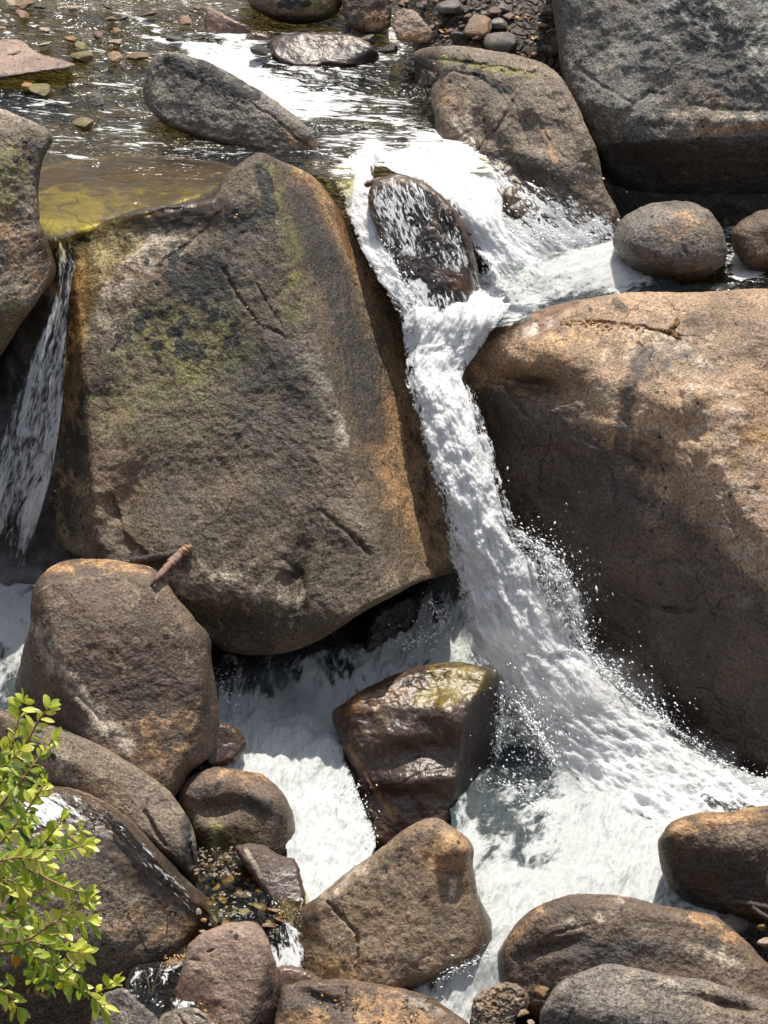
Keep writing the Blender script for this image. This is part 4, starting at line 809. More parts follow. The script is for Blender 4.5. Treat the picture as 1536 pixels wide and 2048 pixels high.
# ------------------------------------------------------------------ flying drops
m_drop, nt, out = new_mat("water_drops"); g = G(nt)
bs = nt.nodes.new("ShaderNodeBsdfPrincipled"); bs.inputs["Base Color"].default_value = (.92, .94, .96, 1); bs.inputs["Roughness"].default_value = .2
g.link(bs.outputs[0], out.inputs[0])
def spray(name, label, emit, seed):
    r = np.random.default_rng(seed)
    oc = np.array([(1, 0, 0), (-1, 0, 0), (0, 1, 0), (0, -1, 0), (0, 0, 1), (0, 0, -1)], float)
    of = np.array([(0, 2, 4), (2, 1, 4), (1, 3, 4), (3, 0, 4), (2, 0, 5), (1, 2, 5), (3, 1, 5), (0, 3, 5)])
    V, F = [], []; k = 0
    for (pts, Ya, Yb, wid, cnt, smin, smax) in emit:
        pts = np.asarray(pts, float)
        s = spline(pts, 200, closed=False) if len(pts) > 2 else np.linspace(pts[0], pts[-1], 200)
        cnt = int(cnt * 1.6)
        i = r.integers(0, 200, cnt)
        q = s[i] + r.normal(size=(cnt, 2)) * wid * np.abs(r.normal(size=(cnt, 1)))
        Yc = Ya + (Yb - Ya) * i / 200 + r.normal(size=cnt) * .12
        C = P(q[:, 0], q[:, 1], Yc)
        sz = smin * .5 + (smax * 1.2 - smin * .5) * r.random(cnt)**5
        tq = np.gradient(s, axis=0)[i]; tq /= np.linalg.norm(tq, axis=1)[:, None] + 1e-9
        dr = np.stack([tq[:, 0], -.25 + 0 * tq[:, 0], -tq[:, 1]], -1) + r.normal(size=(cnt, 3)) * .35
        dr /= np.linalg.norm(dr, axis=1)[:, None]
        vv = C[:, None] + oc[None] * sz[:, None, None]
        vv = vv + (oc @ dr.T).T[:, :, None] * dr[:, None] * (sz * (2.5 * r.random(cnt)**2))[:, None, None]
        V.append(vv.reshape(-1, 3)); F.append((of[None] + (k + np.arange(cnt) * 6)[:, None, None]).reshape(-1, 3)); k += cnt * 6
    return tag(mesh_obj(name, np.concatenate(V), np.concatenate(F), m_drop), label, kind="stuff")
spray("spray", "drops of spray flying off the main fall", [
    ([(1030, 1070), (1100, 1110), (1142, 1180), (1150, 1260)], 25.9, 25.5, 16, 1500, .004, .013),
    ([(1150, 1260), (1190, 1320), (1260, 1390), (1340, 1450)], 25.4, 24.7, 20, 2000, .004, .013),
    ([(1340, 1450), (1440, 1520), (1536, 1570)], 24.7, 24.2, 12, 500, .004, .010),
    ([(1080, 1120), (1100, 1200), (1110, 1270)], 25.7, 25.4, 26, 900, .004, .012),
    ([(1000, 1370), (1005, 1440), (990, 1530)], 24.9, 24.6, 12, 500, .004, .011),
    ([(1030, 1400), (1080, 1470), (1110, 1530)], 24.7, 24.3, 34, 1300, .004, .013),
    ([(1000, 1560), (1060, 1600), (1120, 1640)], 24.0, 23.4, 26, 500, .004, .011),
    ([(905, 800), (960, 900), (1000, 1000)], 26.4, 26.0, 9, 500, .004, .010),
    ([(860, 1200), (880, 1260), (800, 1290)], 25.6, 25.4, 22, 500, .004, .011),
    ([(700, 1560), (720, 1620), (740, 1680)], 23.8, 23.0, 12, 350, .004, .010),
    ([(470, 1420), (440, 1380), (470, 1350)], 24.9, 25.2, 16, 300, .004, .010),
    ([(760, 500), (820, 580), (830, 630)], 27.5, 27.1, 14, 500, .004, .011),
    ([(960, 440), (1080, 470), (1200, 470)], 28.2, 28.0, 26, 900, .004, .011),
    ([(700, 320), (800, 305), (930, 305)], 29.3, 29.5, 8, 400, .004, .010),
    ([(870, 1965), (930, 1930), (985, 1910)], 20.9, 20.9, 9, 300, .003, .008),
], 5)

# ------------------------------------------------------------------ mist where the fall strikes: soft clouds of fine drops
m_mist, nt, out = new_mat("mist_air"); g = G(nt)
tc = nt.nodes.new("ShaderNodeTexCoord").outputs["Object"]
ln = nt.nodes.new("ShaderNodeVectorMath"); ln.operation = 'LENGTH'; g.link(tc, ln.inputs[0])
pos = nt.nodes.new("ShaderNodeNewGeometry").outputs["Position"]
nz = g.noise(pos, 2.6, 4, .6, .6)
fall = g.math('POWER', g.math('SUBTRACT', 1.0, ln.outputs["Value"], clamp=True), 1.3)
pv = nt.nodes.new("ShaderNodeVolumePrincipled"); pv.inputs["Color"].default_value = (.97, .98, 1, 1); pv.inputs["Anisotropy"].default_value = .2
g.link(g.math('MULTIPLY', g.math('MULTIPLY', fall, g.ss(nz, .34, .66)), 3.0), pv.inputs["Density"])
g.link(pv.outputs[0], out.inputs["Volume"])
iv = None
def mist(px, py, Y, rx, ry, rz, label):
    import bmesh
    bm = bmesh.new(); bmesh.ops.create_icosphere(bm, subdivisions=3, radius=1)
    me = bpy.data.meshes.new("mist"); bm.to_mesh(me); bm.free(); me.materials.append(m_mist)
    o = bpy.data.objects.new("mist", me); col.objects.link(o); o.location = P(px, py, Y).tolist(); o.scale = (rx, ry, rz)
    tag(o, label, kind="stuff")
mist(1010, 1300, 24.9, .62, .5, .5, "soft mist where the main fall strikes")
mist(1180, 1400, 24.7, .85, .6, .6, "soft mist above the fan of white water")
mist(1340, 1530, 24.1, .8, .5, .40, "soft mist along the foot of the right boulder")
mist(1110, 1230, 25.3, .45, .4, .6, "soft mist beside the main fall")
mist(560, 1400, 24.9, .6, .5, .4, "soft mist in the hollow under the huge boulder")
mist(30, 1150, 25.5, .45, .3, .3, "soft mist at the foot of the side fall")
mist(1150, 540, 27.9, .7, .4, .35, "soft mist over the white basin")

# ------------------------------------------------------------------ loose stones
def ico(sub):
    import bmesh
    bm = bmesh.new(); bmesh.ops.create_icosphere(bm, subdivisions=sub, radius=1)
    v = np.array([x.co[:] for x in bm.verts]); f = np.array([[x.index for x in fc.verts] for fc in bm.faces]); bm.free()
    return v, f
ICO_V, ICO_F = ico(4)
def stone_verts(seed, angular):
    r = np.random.default_rng(seed)
    v = ICO_V.copy()
    for _ in range(16 if angular else 7):
        n = r.normal(size=3); n /= np.linalg.norm(n); c = r.uniform(.45, .72) if angular else r.uniform(.75, .92)
        d = v @ n - c; v = v - np.where(d > 0, d * .93, 0)[:, None] * n
    return v * (1 + .09 * fbm(ICO_V + seed, 1.6, 4) + .02 * fbm(ICO_V + seed, 7, 2))[:, None] * np.array([1, .85, .7])
ST_MATS = {k: rock_mat(k + "_stone", a, b, grain=.7, bump=.6, gs=1.6) for k, a, b in (
    ("reddish", (.17, .095, .07), (.085, .05, .04)), ("brown", (.21, .13, .075), (.11, .07, .042)), ("grey", (.15, .135, .12), (.075, .07, .067)),
    ("pale", (.33, .26, .185), (.20, .15, .105)), ("dark", (.07, .062, .058), (.035, .033, .032)), ("amber", (.30, .17, .065), (.15, .09, .04)), ("olive", (.17, .14, .05), (.09, .075, .03)))}
_var = {}
def stone(px, py, Y, size, kind, label, group=None, angular=True, squash=1.0, wide=1.0, sink=.25):
    """size = width in photo pixels"""
    v = (int(rng.integers(0, 6)), angular, kind)
    c = P(px, py, Y); r = size * .5 * (Y / .9) / FPX
    if v not in _var:
        o = mesh_obj(kind + "_stone", stone_verts(v[0] * 7 + 3 * angular + 1, angular), ICO_F, ST_MATS[kind]); _var[v] = o
    else:
        o = _var[v].copy(); col.objects.link(o)
    o.location = (c[0], c[1], c[2])
    o.rotation_euler = (rng.normal() * .25, rng.normal() * .25, rng.uniform(0, 6.28))
    o.scale = (r * wide, r, r * squash)
    tag(o, label, "stone", group)
    return o
def hit(px, py):
    ys = np.arange(18, 60, .04); gx_, gz_ = ray(px, py)
    z = CAM_H + ys * gz_
    return float(ys[np.argmax(z < terrain_z(ys * gx_, ys))])
# stones of the sunny shallows, upper left
GS = "stones in the shallows at the upper left"
zs = lambda py, z=None: float(yz(py, 5.15 + max(float(yz(py, 5.1)) - 31.4, 0) * .11))
for px, py, sz, kd, lb in [
    (22, 6, 34, "pale", "pale pinkish stone at the very top left corner of the shallows"), (48, 10, 52, "brown", "angular brown stone at the top left corner, second from the edge"), (42, 28, 36, "brown", "tan wedge stone below the angular brown stone at the top left"),
    (82, 14, 30, "dark", "dark stone right of the angular brown stone at the top left"), (146, 16, 36, "pale", "pale tan stone standing alone in the top left riffle"), (4, 56, 18, "amber", "amber stone cut off by the left edge above the flat pinkish rock"),
    (92, 60, 30, "pale", "pale slanted stone behind the flat pinkish rock"), (224, 38, 40, "brown", "brown flat-topped stone in the middle of the top riffle"), (248, 35, 24, "grey", "small grey stone touching the brown flat-topped stone in the riffle"),
    (196, 70, 34, "reddish", "red-brown stone leaning left in the riffle"), (234, 60, 26, "amber", "amber stone just under the brown flat-topped stone"), (232, 84, 40, "pale", "pale wet stone lit by glints in the riffle"),
    (140, 78, 36, "amber", "orange-tan stone just above the mossy stone"), (92, 88, 36, "pale", "pale stone lapped by water at the flat rock's far side"), (160, 94, 36, "olive", "small olive stone upstream of the mossy stone"),
    (165, 112, 62, "olive", "mossy olive stone right of the flat pinkish rock"), (231, 116, 40, "brown", "sunlit tan block left of the flat brown stone"), (276, 112, 62, "brown", "flat brown stone against the tip of the grey stream boulder"),
    (345, 78, 44, "grey", "wet grey stone with water pouring past, behind the grey stream boulder"), (74, 178, 62, "olive", "glinting mossy stone below the flat pinkish rock"), (52, 170, 34, "amber", "small amber stone beside the glinting mossy stone"),
    (192, 198, 60, "dark", "dark stone awash midway to the grey stream boulder"), (165, 246, 70, "olive", "olive stone awash at the middle of the glittering pool"), (215, 14, 30, "dark", "dark stone at the top edge over the riffle"), (300, 28, 40, "reddish", "reddish stone washed over at the top of the riffle"),
    (372, 40, 40, "brown", "brown stone under the riffle left of the angular rock"), (398, 14, 30, "reddish", "reddish stone at the top edge left of the angular rock")]:
    stone(px, py, zs(py), sz, kd, lb, GS, squash=.55)
# the yellow sandy shoal under the pool's near corner
B['shoal'] = rock("boulder", "drowned yellow-olive rock glowing through the near corner of the upper pool", "boulder", [(30, 370), (100, 330), (230, 310), (380, 315), (480, 340), (460, 400), (320, 460), (150, 510), (80, 515), (30, 460)],
    [(150, 420, float(yz(420, 4.98)), 6, 0), (150, 450, 'f0', 40, 0)], rock_mat("drowned_rock", (.22, .15, .04), (.12, .08, .025), grain=.25, bump=.3, orange=(.40, .26, .05), moss=(.60, .60, .06)), rim=(50, .9), T=.4, n=(160, 50), amp=(.06, .01), masks=[('m_moss', ('b', 130, 420, 95, 45, -5), .95), ('m_moss', ('b', 330, 380, 60, 16, 0), .35), ('m_moss', ('b', 250, 400, 90, 30, 0), .5)])
# rubble bank, top centre
GB = "rubble stones on the bank at the top"
for px, py, sz, kd, lb in [
    (960, 55, 84, "brown", "flat pale-brown stone, biggest on the rubble bank"), (1002, 50, 50, "grey", "grey stone right of the flat pale-brown stone on the bank"), (1008, 84, 80, "grey", "smooth grey stone half buried above the mossy shelf"),
    (1104, 100, 60, "dark", "black stone wedged against the lichen boulder"), (1087, 51, 28, "pale", "pale oval stone beside the lichen boulder's edge"), (1095, 22, 46, "dark", "black angular stone at the top against the lichen boulder"),
    (918, 72, 50, "dark", "black block below the flat pale-brown stone"), (952, 75, 36, "reddish", "pinkish block in front of the flat pale-brown stone"), (905, 15, 70, "grey", "grey-brown boulder at the top edge of the rubble bank"),
    (985, 24, 36, "reddish", "dark red stone in the row at the top of the bank"), (1010, 14, 32, "grey", "grey stone with a pale streak at the top of the bank"), (1020, 34, 30, "reddish", "red stone below the pale-streaked grey stone"), (945, 42, 24, "pale", "small pale stone left of the flat pale-brown stone"),
    (815, 6, 30, "pale", "pale stone above the blocky red-brown boulder"), (845, 12, 40, "grey", "grey stone behind the blocky red-brown boulder"), (880, 45, 24, "brown", "slanted brown stone right of the blocky boulder"), (872, 66, 30, "grey", "grey stone at the right foot of the blocky boulder"),
    (1028, 66, 16, "reddish", "small round reddish stone above the smooth grey stone"), (1073, 76, 12, "pale", "tiny cream stone near the black wedged stone")]:
    stone(px, py, hit(px, py + sz * .12) - .05, sz, kd, lb, GB, squash=.8)
lab = {"reddish": "small reddish stone in the rubble of the top bank", "brown": "small brown stone in the rubble of the top bank", "grey": "small grey stone in the rubble of the top bank", "pale": "small pale stone in the rubble of the top bank", "dark": "small black stone in the rubble of the top bank"}
for i in range(270):
    px, py = rng.uniform(770, 1112), rng.uniform(-15, 120)
    if px < 860 and py > 20: continue
    if py > 95 and px < 1060: continue
    kd = ["reddish", "reddish", "brown", "grey", "dark", "reddish", "dark"][int(rng.integers(0, 7))]
    stone(px, py, hit(px, py), 9 + 24 * rng.random()**2, kd, lab[kd], GB + ", " + kd, squash=.8)
for px, py, sz, kd, lb in [(694, 58, 30, "grey", "grey stone on top of the low wet slab"), (737, 75, 36, "grey", "grey stone at the right end of the low wet slab"), (683, 28, 16, "pale", "thin pale stone between the two top boulders"), (520, 100, 60, "dark", "dark stone under the angular brown rock"), (780, 100, 50, "dark", "dark stone awash upstream of the brown shelf")]:
    stone(px, py, zs(py) - .1, sz, kd, lb, squash=.7)
# pebble pool
GP = "pebbles in the clear pool"
yp = lambda py, z=.12: float(yz(py, z))
for px, py, sz, kd, lb in [(453, 1722, 46, "grey", "grey flat stone, largest dry stone in the pebble pool"), (420, 1738, 34, "dark", "black stone with a pale stripe in the pebble pool"), (480, 1746, 36, "amber", "amber stone right of the black stone in the pebble pool"),
    (455, 1760, 46, "pale", "cream flat stone in the middle of the pebble pool"), (432, 1776, 30, "pale", "rosy cream stone at the left of the pebble pool"), (480, 1790, 44, "grey", "drowned grey stone in the pebble pool"), (520, 1782, 34, "amber", "yellow drowned stone by the purple-brown slab"),
    (515, 1812, 46, "olive", "olive drowned stone in the pebble pool"), (542, 1820, 40, "amber", "orange drowned stone, brightest in the pebble pool"), (490, 1825, 40, "olive", "dull olive drowned stone near the pool's outlet"), (560, 1842, 34, "amber", "small amber stone at the pool's outlet"),
    (536, 1850, 44, "brown", "brown drowned stone at the pool's outlet"), (445, 1800, 36, "brown", "brown drowned stone at the left side of the pebble pool"), (465, 1828, 34, "grey", "grey drowned stone near the pinkish boulder"), (425, 1806, 26, "brown", "small brown stone where the thin sheet of water ends"), (505, 1760, 36, "brown", "brown stone against the purple-brown slab")]:
    stone(px, py, yp(py, .10), sz, kd, lb, GP, angular=True, squash=.5)
plab = {"brown": "small brown pebble in the clear pool", "pale": "small cream pebble in the clear pool", "amber": "small amber pebble in the clear pool", "grey": "small grey pebble in the clear pool"}
for i in range(190):
    if i < 110: px = rng.uniform(386, 482); py = rng.uniform(1690 + .12 * abs(px - 430), 1752)
    else: px, py = rng.uniform(395, 590), rng.uniform(1745, 1870)
    kd = ["brown", "pale", "pale", "amber", "grey"][int(rng.integers(0, 5))]
    stone(px, py, yp(py, .20 if i < 110 else .05), 5 + 11 * rng.random()**1.5 + (8 if i > 110 else 0), kd, plab[kd], GP + ", " + kd, angular=True, squash=.55)
# stones along the bottom right
for px, py, Y, sz, kd, lb, sq in [(1462, 1842, 21.75, 92, "grey", "grey stone with a pale face behind the long domed boulder", .75), (1432, 1822, 22.0, 56, "brown", "low brown stone touching the dark round boulder's foot", .6), (1524, 1852, 21.5, 34, "amber", "orange-brown stone at the right edge above the cream stone", .8),
    (1530, 1884, 21.2, 50, "pale", "cream stone at the right edge behind the domed boulder", .7), (1045, 1992, 20.65, 40, "brown", "olive-brown stone on top of the little stack by the foam run", .9), (1044, 2026, 20.3, 40, "brown", "oval tan stone below the olive-brown stone", 1.0), (1082, 1980, 20.85, 50, "amber", "orange stone tucked under the long domed boulder", .8),
    (1062, 2046, 20.1, 30, "pale", "pinkish pebble at the bottom edge by the grey slab", .8), (1020, 2052, 20.0, 40, "dark", "wet black pebble at the bottom edge", .6), (372, 1904, 21.3, 20, "pale", "thin pale stone standing against the pinkish boulder", 1.3), (345, 1925, 21.1, 44, "brown", "brown stone dusted with leaves by the dark puddle", .6), (20, 1400, 23.9, 24, "pale", "pale stone at the foot of the rounded boulder near the shrub", .7), (14, 1425, 23.8, 26, "grey", "grey stone at the foot of the rounded boulder near the shrub", .7)]:
    stone(px, py, Y, sz, kd, lb, squash=sq)
B['rough'] = rock("boulder", "craggy brown rock at the bottom edge right of the little foam run", "boulder", [(943, 2020), (955, 1988), (1000, 1966), (1032, 1968), (1056, 1988), (1058, 2010), (1035, 2035), (1000, 2070), (945, 2075)],
    [(1000, 2010, 20.35, 50, -10), (1040, 2000, 'f0', 66, 40)], M_slab, rim=(10, .07), T=.5, n=(180, 60), k=.02, amp=(.07, .03), nscale=3, masks=[('m_orng', ('b', 1000, 2000, 40, 30, 0), .4)])

# ------------------------------------------------------------------ driftwood and twigs
def wood_mat(name, a, b):
    m, nt, out = new_mat(name); g = G(nt)
    vec = nt.nodes.new("ShaderNodeNewGeometry").outputs["Position"]
    bs = nt.nodes.new("ShaderNodeBsdfPrincipled"); n = g.noise(vec, 30, 5, .6, .5)
    g.link(g.mix(g.ss(n, .35, .65), a + (1,), b + (1,)), bs.inputs["Base Color"]); bs.inputs["Roughness"].default_value = .8
    g.link(g.bump(n, .8, .01), bs.inputs["Normal"]); g.link(bs.outputs[0], out.inputs[0]); return m
M_wood = wood_mat("weathered_wood", (.11, .06, .045), (.24, .16, .13)); M_woodcut = wood_mat("broken_wood", (.40, .25, .14), (.26, .15, .08)); M_woodark = wood_mat("wet_black_wood", (.03, .022, .018), (.075, .055, .045)); M_twig = wood_mat("grey_twig", (.20, .16, .13), (.33, .28, .24))
def tube(pts, rad, nseg=10, per=8, rough=.12, seed=0):
    s = spline(np.c_[np.asarray(pts, float), rad], max(2, len(pts) * per), closed=False)
    p, r = s[:, :3], s[:, 3]
    # spline() measures length on the first two columns only, so guard against repeats
    t = np.gradient(p, axis=0); t /= np.linalg.norm(t, axis=1)[:, None] + 1e-9
    up = np.array([.3, .2, .9]); a = np.cross(t, up); a /= np.linalg.norm(a, axis=1)[:, None] + 1e-9; b = np.cross(t, a)
    th = np.linspace(0, 2 * np.pi, nseg, endpoint=False)
    V = p[:, None] + (a[:, None] * np.cos(th)[None, :, None] + b[:, None] * np.sin(th)[None, :, None]) * r[:, None, None] * (1 + rough * rng.normal(size=(len(p), nseg, 1)))
    n = len(p); F = []
    for i in range(n - 1):
        for j in range(nseg): F.append((i * nseg + j, i * nseg + (j + 1) % nseg, (i + 1) * nseg + (j + 1) % nseg, (i + 1) * nseg + j))
    F.append(tuple(range(nseg))[::-1]); F.append(tuple((n - 1) * nseg + j for j in range(nseg)))
    return V.reshape(-1, 3).tolist(), F
def merge(parts):
    V, F = [], []
    for v, f in parts:
        k = len(V); V += v; F += [tuple(i + k for i in q) for q in f]
    return V, F
def wood(name, label, pxs, rad, mat, cat="driftwood", extra=()):
    v, f = merge([tube([P(*q) for q in pxs], rad, rough=.2)] + [tube([P(*q) for q in e], r) for e, r in extra])
    return tag(mesh_obj(name, v, f, mat, origin=np.mean(v, 0)), label, cat)
pf = B['pillow'].front
gf = B['great'].front
dpts = [(300, 1174, pf(300, 1174) + .02), (318, 1152, pf(318, 1156) - .02), (340, 1128, .5 * (pf(330, 1150) + gf(340, 1128))), (362, 1108, gf(362, 1108) - .05), (374, 1099, gf(374, 1099) - .05)]
dw = wood("driftwood", "broken reddish driftwood stub leaning on the rounded boulder against the huge boulder", dpts, [.012, .030, .040, .046, .042], M_wood,
          extra=[([(352, 1118, gf(352, 1118) - .06), (358, 1128, gf(358, 1128) - .08), (356, 1136, gf(356, 1136) - .06)], [.03, .02, .012])])
v, f = tube([P(366, 1106, gf(366, 1106) - .06), P(375, 1098, gf(375, 1098) - .07), P(383, 1092, gf(383, 1092) - .06)], [.044, .046, .016], rough=.25)
c = mesh_obj("broken_end", np.array(v) - np.array(dw.location), f, M_woodcut, parent=dw)
c["label"] = "pale freshly broken end"
wood("branch", "wet black branch lying behind the driftwood stub", [(262, 1122, gf(262, 1122) - .05), (300, 1116, gf(300, 1116) - .06), (345, 1108, gf(345, 1108) - .05), (362, 1100, gf(362, 1100) - .03)], [.03, .04, .04, .03], M_woodark, "branch")
wood("branch", "short brown branch caught at the lip of the upper fall", [(732, 370, 28.35), (748, 364, 28.3), (764, 360, 28.3), (776, 357, 28.28)], [.03, .035, .03, .02], M_wood, "branch")
wood("twig", "forked grey twig standing in the dark puddle, taller of the two", [(302, 1992, 20.75), (310, 1965, 20.8), (318, 1945, 20.8), (325, 1924, 20.85)], [.012, .011, .009, .006], M_twig, "twig", extra=[([(308, 1975, 20.75), (318, 1968, 20.72), (322, 1962, 20.7)], [.007, .005, .003])])
wood("twig", "thin bent twig in the dark puddle, shorter of the two", [(300, 1990, 20.72), (297, 1970, 20.75), (292, 1950, 20.78), (288, 1941, 20.78)], [.010, .009, .007, .005], M_twig, "twig")
wood("branch", "dark branch lying over the stones under the dark round boulder", [(1432, 1806, 21.9), (1470, 1804, 21.7), (1510, 1810, 21.6), (1560, 1822, 21.5)], [.018, .028, .03, .03], M_woodark, "branch", extra=[([(1505, 1815, 21.55), (1530, 1832, 21.45), (1550, 1842, 21.4)], [.022, .02, .015])])
wood("twig", "tiny pale lichen sprig on the rust-brown slab at the bottom", [(690, 1984, 20.55), (693, 1978, 20.52), (696, 1971, 20.5)], [.006, .006, .004], M_twig, "twig", extra=[([(693, 1978, 20.52), (702, 1983, 20.5)], [.005, .003]), ([(692, 1980, 20.52), (686, 1988, 20.5)], [.005, .003])])

# ------------------------------------------------------------------ dead leaves lying about (uncountable specks)
m_lit, nt, out = new_mat("dead_leaves"); g = G(nt)
bs = nt.nodes.new("ShaderNodeBsdfPrincipled"); at = g.attr("tone")
g.link(g.mix(at, (.12, .05, .02, 1), (.55, .27, .07, 1)), bs.inputs["Base Color"]); bs.inputs["Roughness"].default_value = .6; g.link(bs.outputs[0], out.inputs[0])
LV, LF, LT = [], [], []
def litter(S, area, cnt, smin=.010, smax=.028, dark=.0, along=None):
    for i in range(cnt):
        if along is None: px, py = rng.uniform(area[0], area[2]), rng.uniform(area[1], area[3])
        else:
            t = rng.random() * (len(along) - 1); k = int(t); q = np.array(along[k]) * (1 - t + k) + np.array(along[k + 1]) * (t - k) + rng.normal(size=2) * 2.5; px, py = q
        Y = S.front(px, py) if not callable(S) else S(px, py)
        c = P(px, py, Y - .035); s = rng.uniform(smin, smax); a = rng.uniform(0, 6.28)
        d = np.array([math.cos(a), math.sin(a), rng.normal() * .3]) * s; e = np.array([-math.sin(a), math.cos(a), rng.normal() * .3 + .25]) * s * .45
        k = len(LV); LV.extend([c - d, c + e, c + d, c - e]); LF.append((k, k + 1, k + 2, k + 3)); LT.extend([float(np.clip(rng.random() - dark, 0, 1))] * 4)
litter(B['flatfront'], (600, 1985, 900, 2045), 46); litter(B['redfront'], (400, 2000, 480, 2045), 14); litter(B['right'], (1000, 640, 1340, 720), 60, .008, .016)
litter(B['right'], None, 150, .014, .03, .35, [(1128, 646), (1190, 646), (1280, 653), (1340, 668), (1362, 672)]); litter(B['right'], None, 40, .014, .03, .3, [(1342, 668), (1355, 634)])
litter(lambda a, b: hit(a, b), (870, 30, 900, 75), 20, .02, .045); litter(lambda a, b: hit(a, b), (960, 20, 1100, 90), 40, .015, .04); litter(B['slab'], (860, 105, 1100, 160), 40, .012, .03, .2); litter(B['great'], (380, 400, 480, 500), 16, .012, .025)
litter(B['great'], None, 14, .01, .02, 0, [(470, 580), (510, 640), (545, 665)]); litter(lambda a, b: 21.05, (330, 1910, 375, 1935), 30, .01, .025)
tag(mesh_obj("leaf_litter", np.array(LV), LF, m_lit, shade=False, attrs={"tone": LT}), "scattered orange dead leaves on the rocks", kind="stuff")

# ------------------------------------------------------------------ leafy shrub, near the camera at the lower left
m_leaf, nt, out = new_mat("shrub_leaf"); g = G(nt)
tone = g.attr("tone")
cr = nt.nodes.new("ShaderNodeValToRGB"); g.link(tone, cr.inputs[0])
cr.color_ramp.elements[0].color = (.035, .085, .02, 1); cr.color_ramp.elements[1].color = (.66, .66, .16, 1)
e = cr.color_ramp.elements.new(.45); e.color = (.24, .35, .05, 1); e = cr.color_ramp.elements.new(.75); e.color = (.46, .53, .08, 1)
bs = nt.nodes.new("ShaderNodeBsdfPrincipled"); g.link(cr.outputs[0], bs.inputs["Base Color"]); bs.inputs["Roughness"].default_value = .33
tl = nt.nodes.new("ShaderNodeBsdfTranslucent"); g.link(g.mix(1.0, cr.outputs[0], (1.5, 1.45, .7, 1), 'MULTIPLY'), tl.inputs[0])
mx = nt.nodes.new("ShaderNodeMixShader"); mx.inputs[0].default_value = .45; g.link(bs.outputs[0], mx.inputs[1]); g.link(tl.outputs[0], mx.inputs[2]); g.link(mx.outputs[0], out.inputs[0])
m_stem = wood_mat("shrub_stem", (.22, .13, .05), (.38, .24, .08))
m_dead, nt, out = new_mat("orange_leaf"); bs = nt.nodes.new("ShaderNodeBsdfPrincipled"); bs.inputs["Base Color"].default_value = (.75, .30, .02, 1); bs.inputs["Roughness"].default_value = .5
nt.links.new(bs.outputs[0], out.inputs[0])
BY = 9.0
def leaf(base, d, nrm, L, w, droop=.25):
    d = d / np.linalg.norm(d); s = np.cross(d, nrm); s /= np.linalg.norm(s) + 1e-9; n = np.cross(s, d)
    V = []; prof = [0.06, .50, .84, 1.0, .96, .70, .12]; K = len(prof)
    for i, p_ in enumerate(prof):
        t = i / (K - 1); c = base + d * L * t - np.array([0, 0, 1]) * droop * L * t * t
        V += [c - s * w * p_ + n * w * .28 * p_, c, c + s * w * p_ + n * w * .28 * p_]
    F = []
    for i in range(K - 1):
        F += [(3 * i, 3 * i + 1, 3 * i + 4, 3 * i + 3), (3 * i + 1, 3 * i + 2, 3 * i + 5, 3 * i + 4)]
    return V, F
twigs = [[(-60, 1820), (-10, 1620), (25, 1490), (45, 1405)], [(-10, 1580), (45, 1500), (75, 1445), (98, 1415)], [(-30, 1650), (35, 1570), (85, 1505), (105, 1480)], [(-30, 1720), (35, 1645), (75, 1590), (88, 1568)],
         [(-50, 1800), (20, 1745), (95, 1695), (160, 1662)], [(10, 1750), (75, 1700), (125, 1640)], [(-40, 1700), (55, 1738), (125, 1772), (172, 1785)], [(-40, 1890), (45, 1882), (100, 1850), (150, 1820), (178, 1800)], [(90, 1855), (145, 1842), (180, 1842)],
         [(-50, 1905), (55, 1908), (125, 1948), (180, 1988), (228, 1965)], [(170, 1982), (192, 2000), (205, 2018)], [(-40, 1765), (30, 1795), (60, 1830)], [(-40, 1960), (10, 1985), (35, 2015)], [(50, 1908), (105, 1930), (128, 1965)], [(-30, 1620), (25, 1610), (62, 1590)],
         [(-40, 1560), (10, 1530), (40, 1500)], [(-40, 1680), (10, 1660), (45, 1655)], [(-50, 1850), (20, 1825), (70, 1790), (110, 1765)], [(60, 1880), (120, 1900), (165, 1905)], [(20, 1905), (70, 1880), (130, 1865)], [(-40, 1740), (30, 1715), (90, 1725)], [(125, 1948), (150, 1925), (160, 1900)], [(-50, 1620), (-20, 1560), (5, 1500)],
         [(-50, 1780), (0, 1760), (45, 1770)], [(80, 1700), (130, 1700), (170, 1690)], [(55, 1738), (90, 1700), (100, 1660)], [(55, 1908), (75, 1940), (80, 1960)], [(-50, 1830), (0, 1850), (40, 1860)]]
SV, FV, FF, FT = [], [], [], []
def addleaf(base, d, L, tone):
    n = np.array([0, -.45, .85]) + rng.normal(size=3) * .45
    v, f = leaf(base, d, n, L, L * rng.uniform(.19, .25), rng.uniform(-.05, .4))
    k = len(FV); FV.extend(v); FF.extend([tuple(i + k for i in q) for q in f]); FT.extend([tone] * len(v))
up_i = np.array([0, SP, CP]); rt = np.array([1.0, 0, 0])
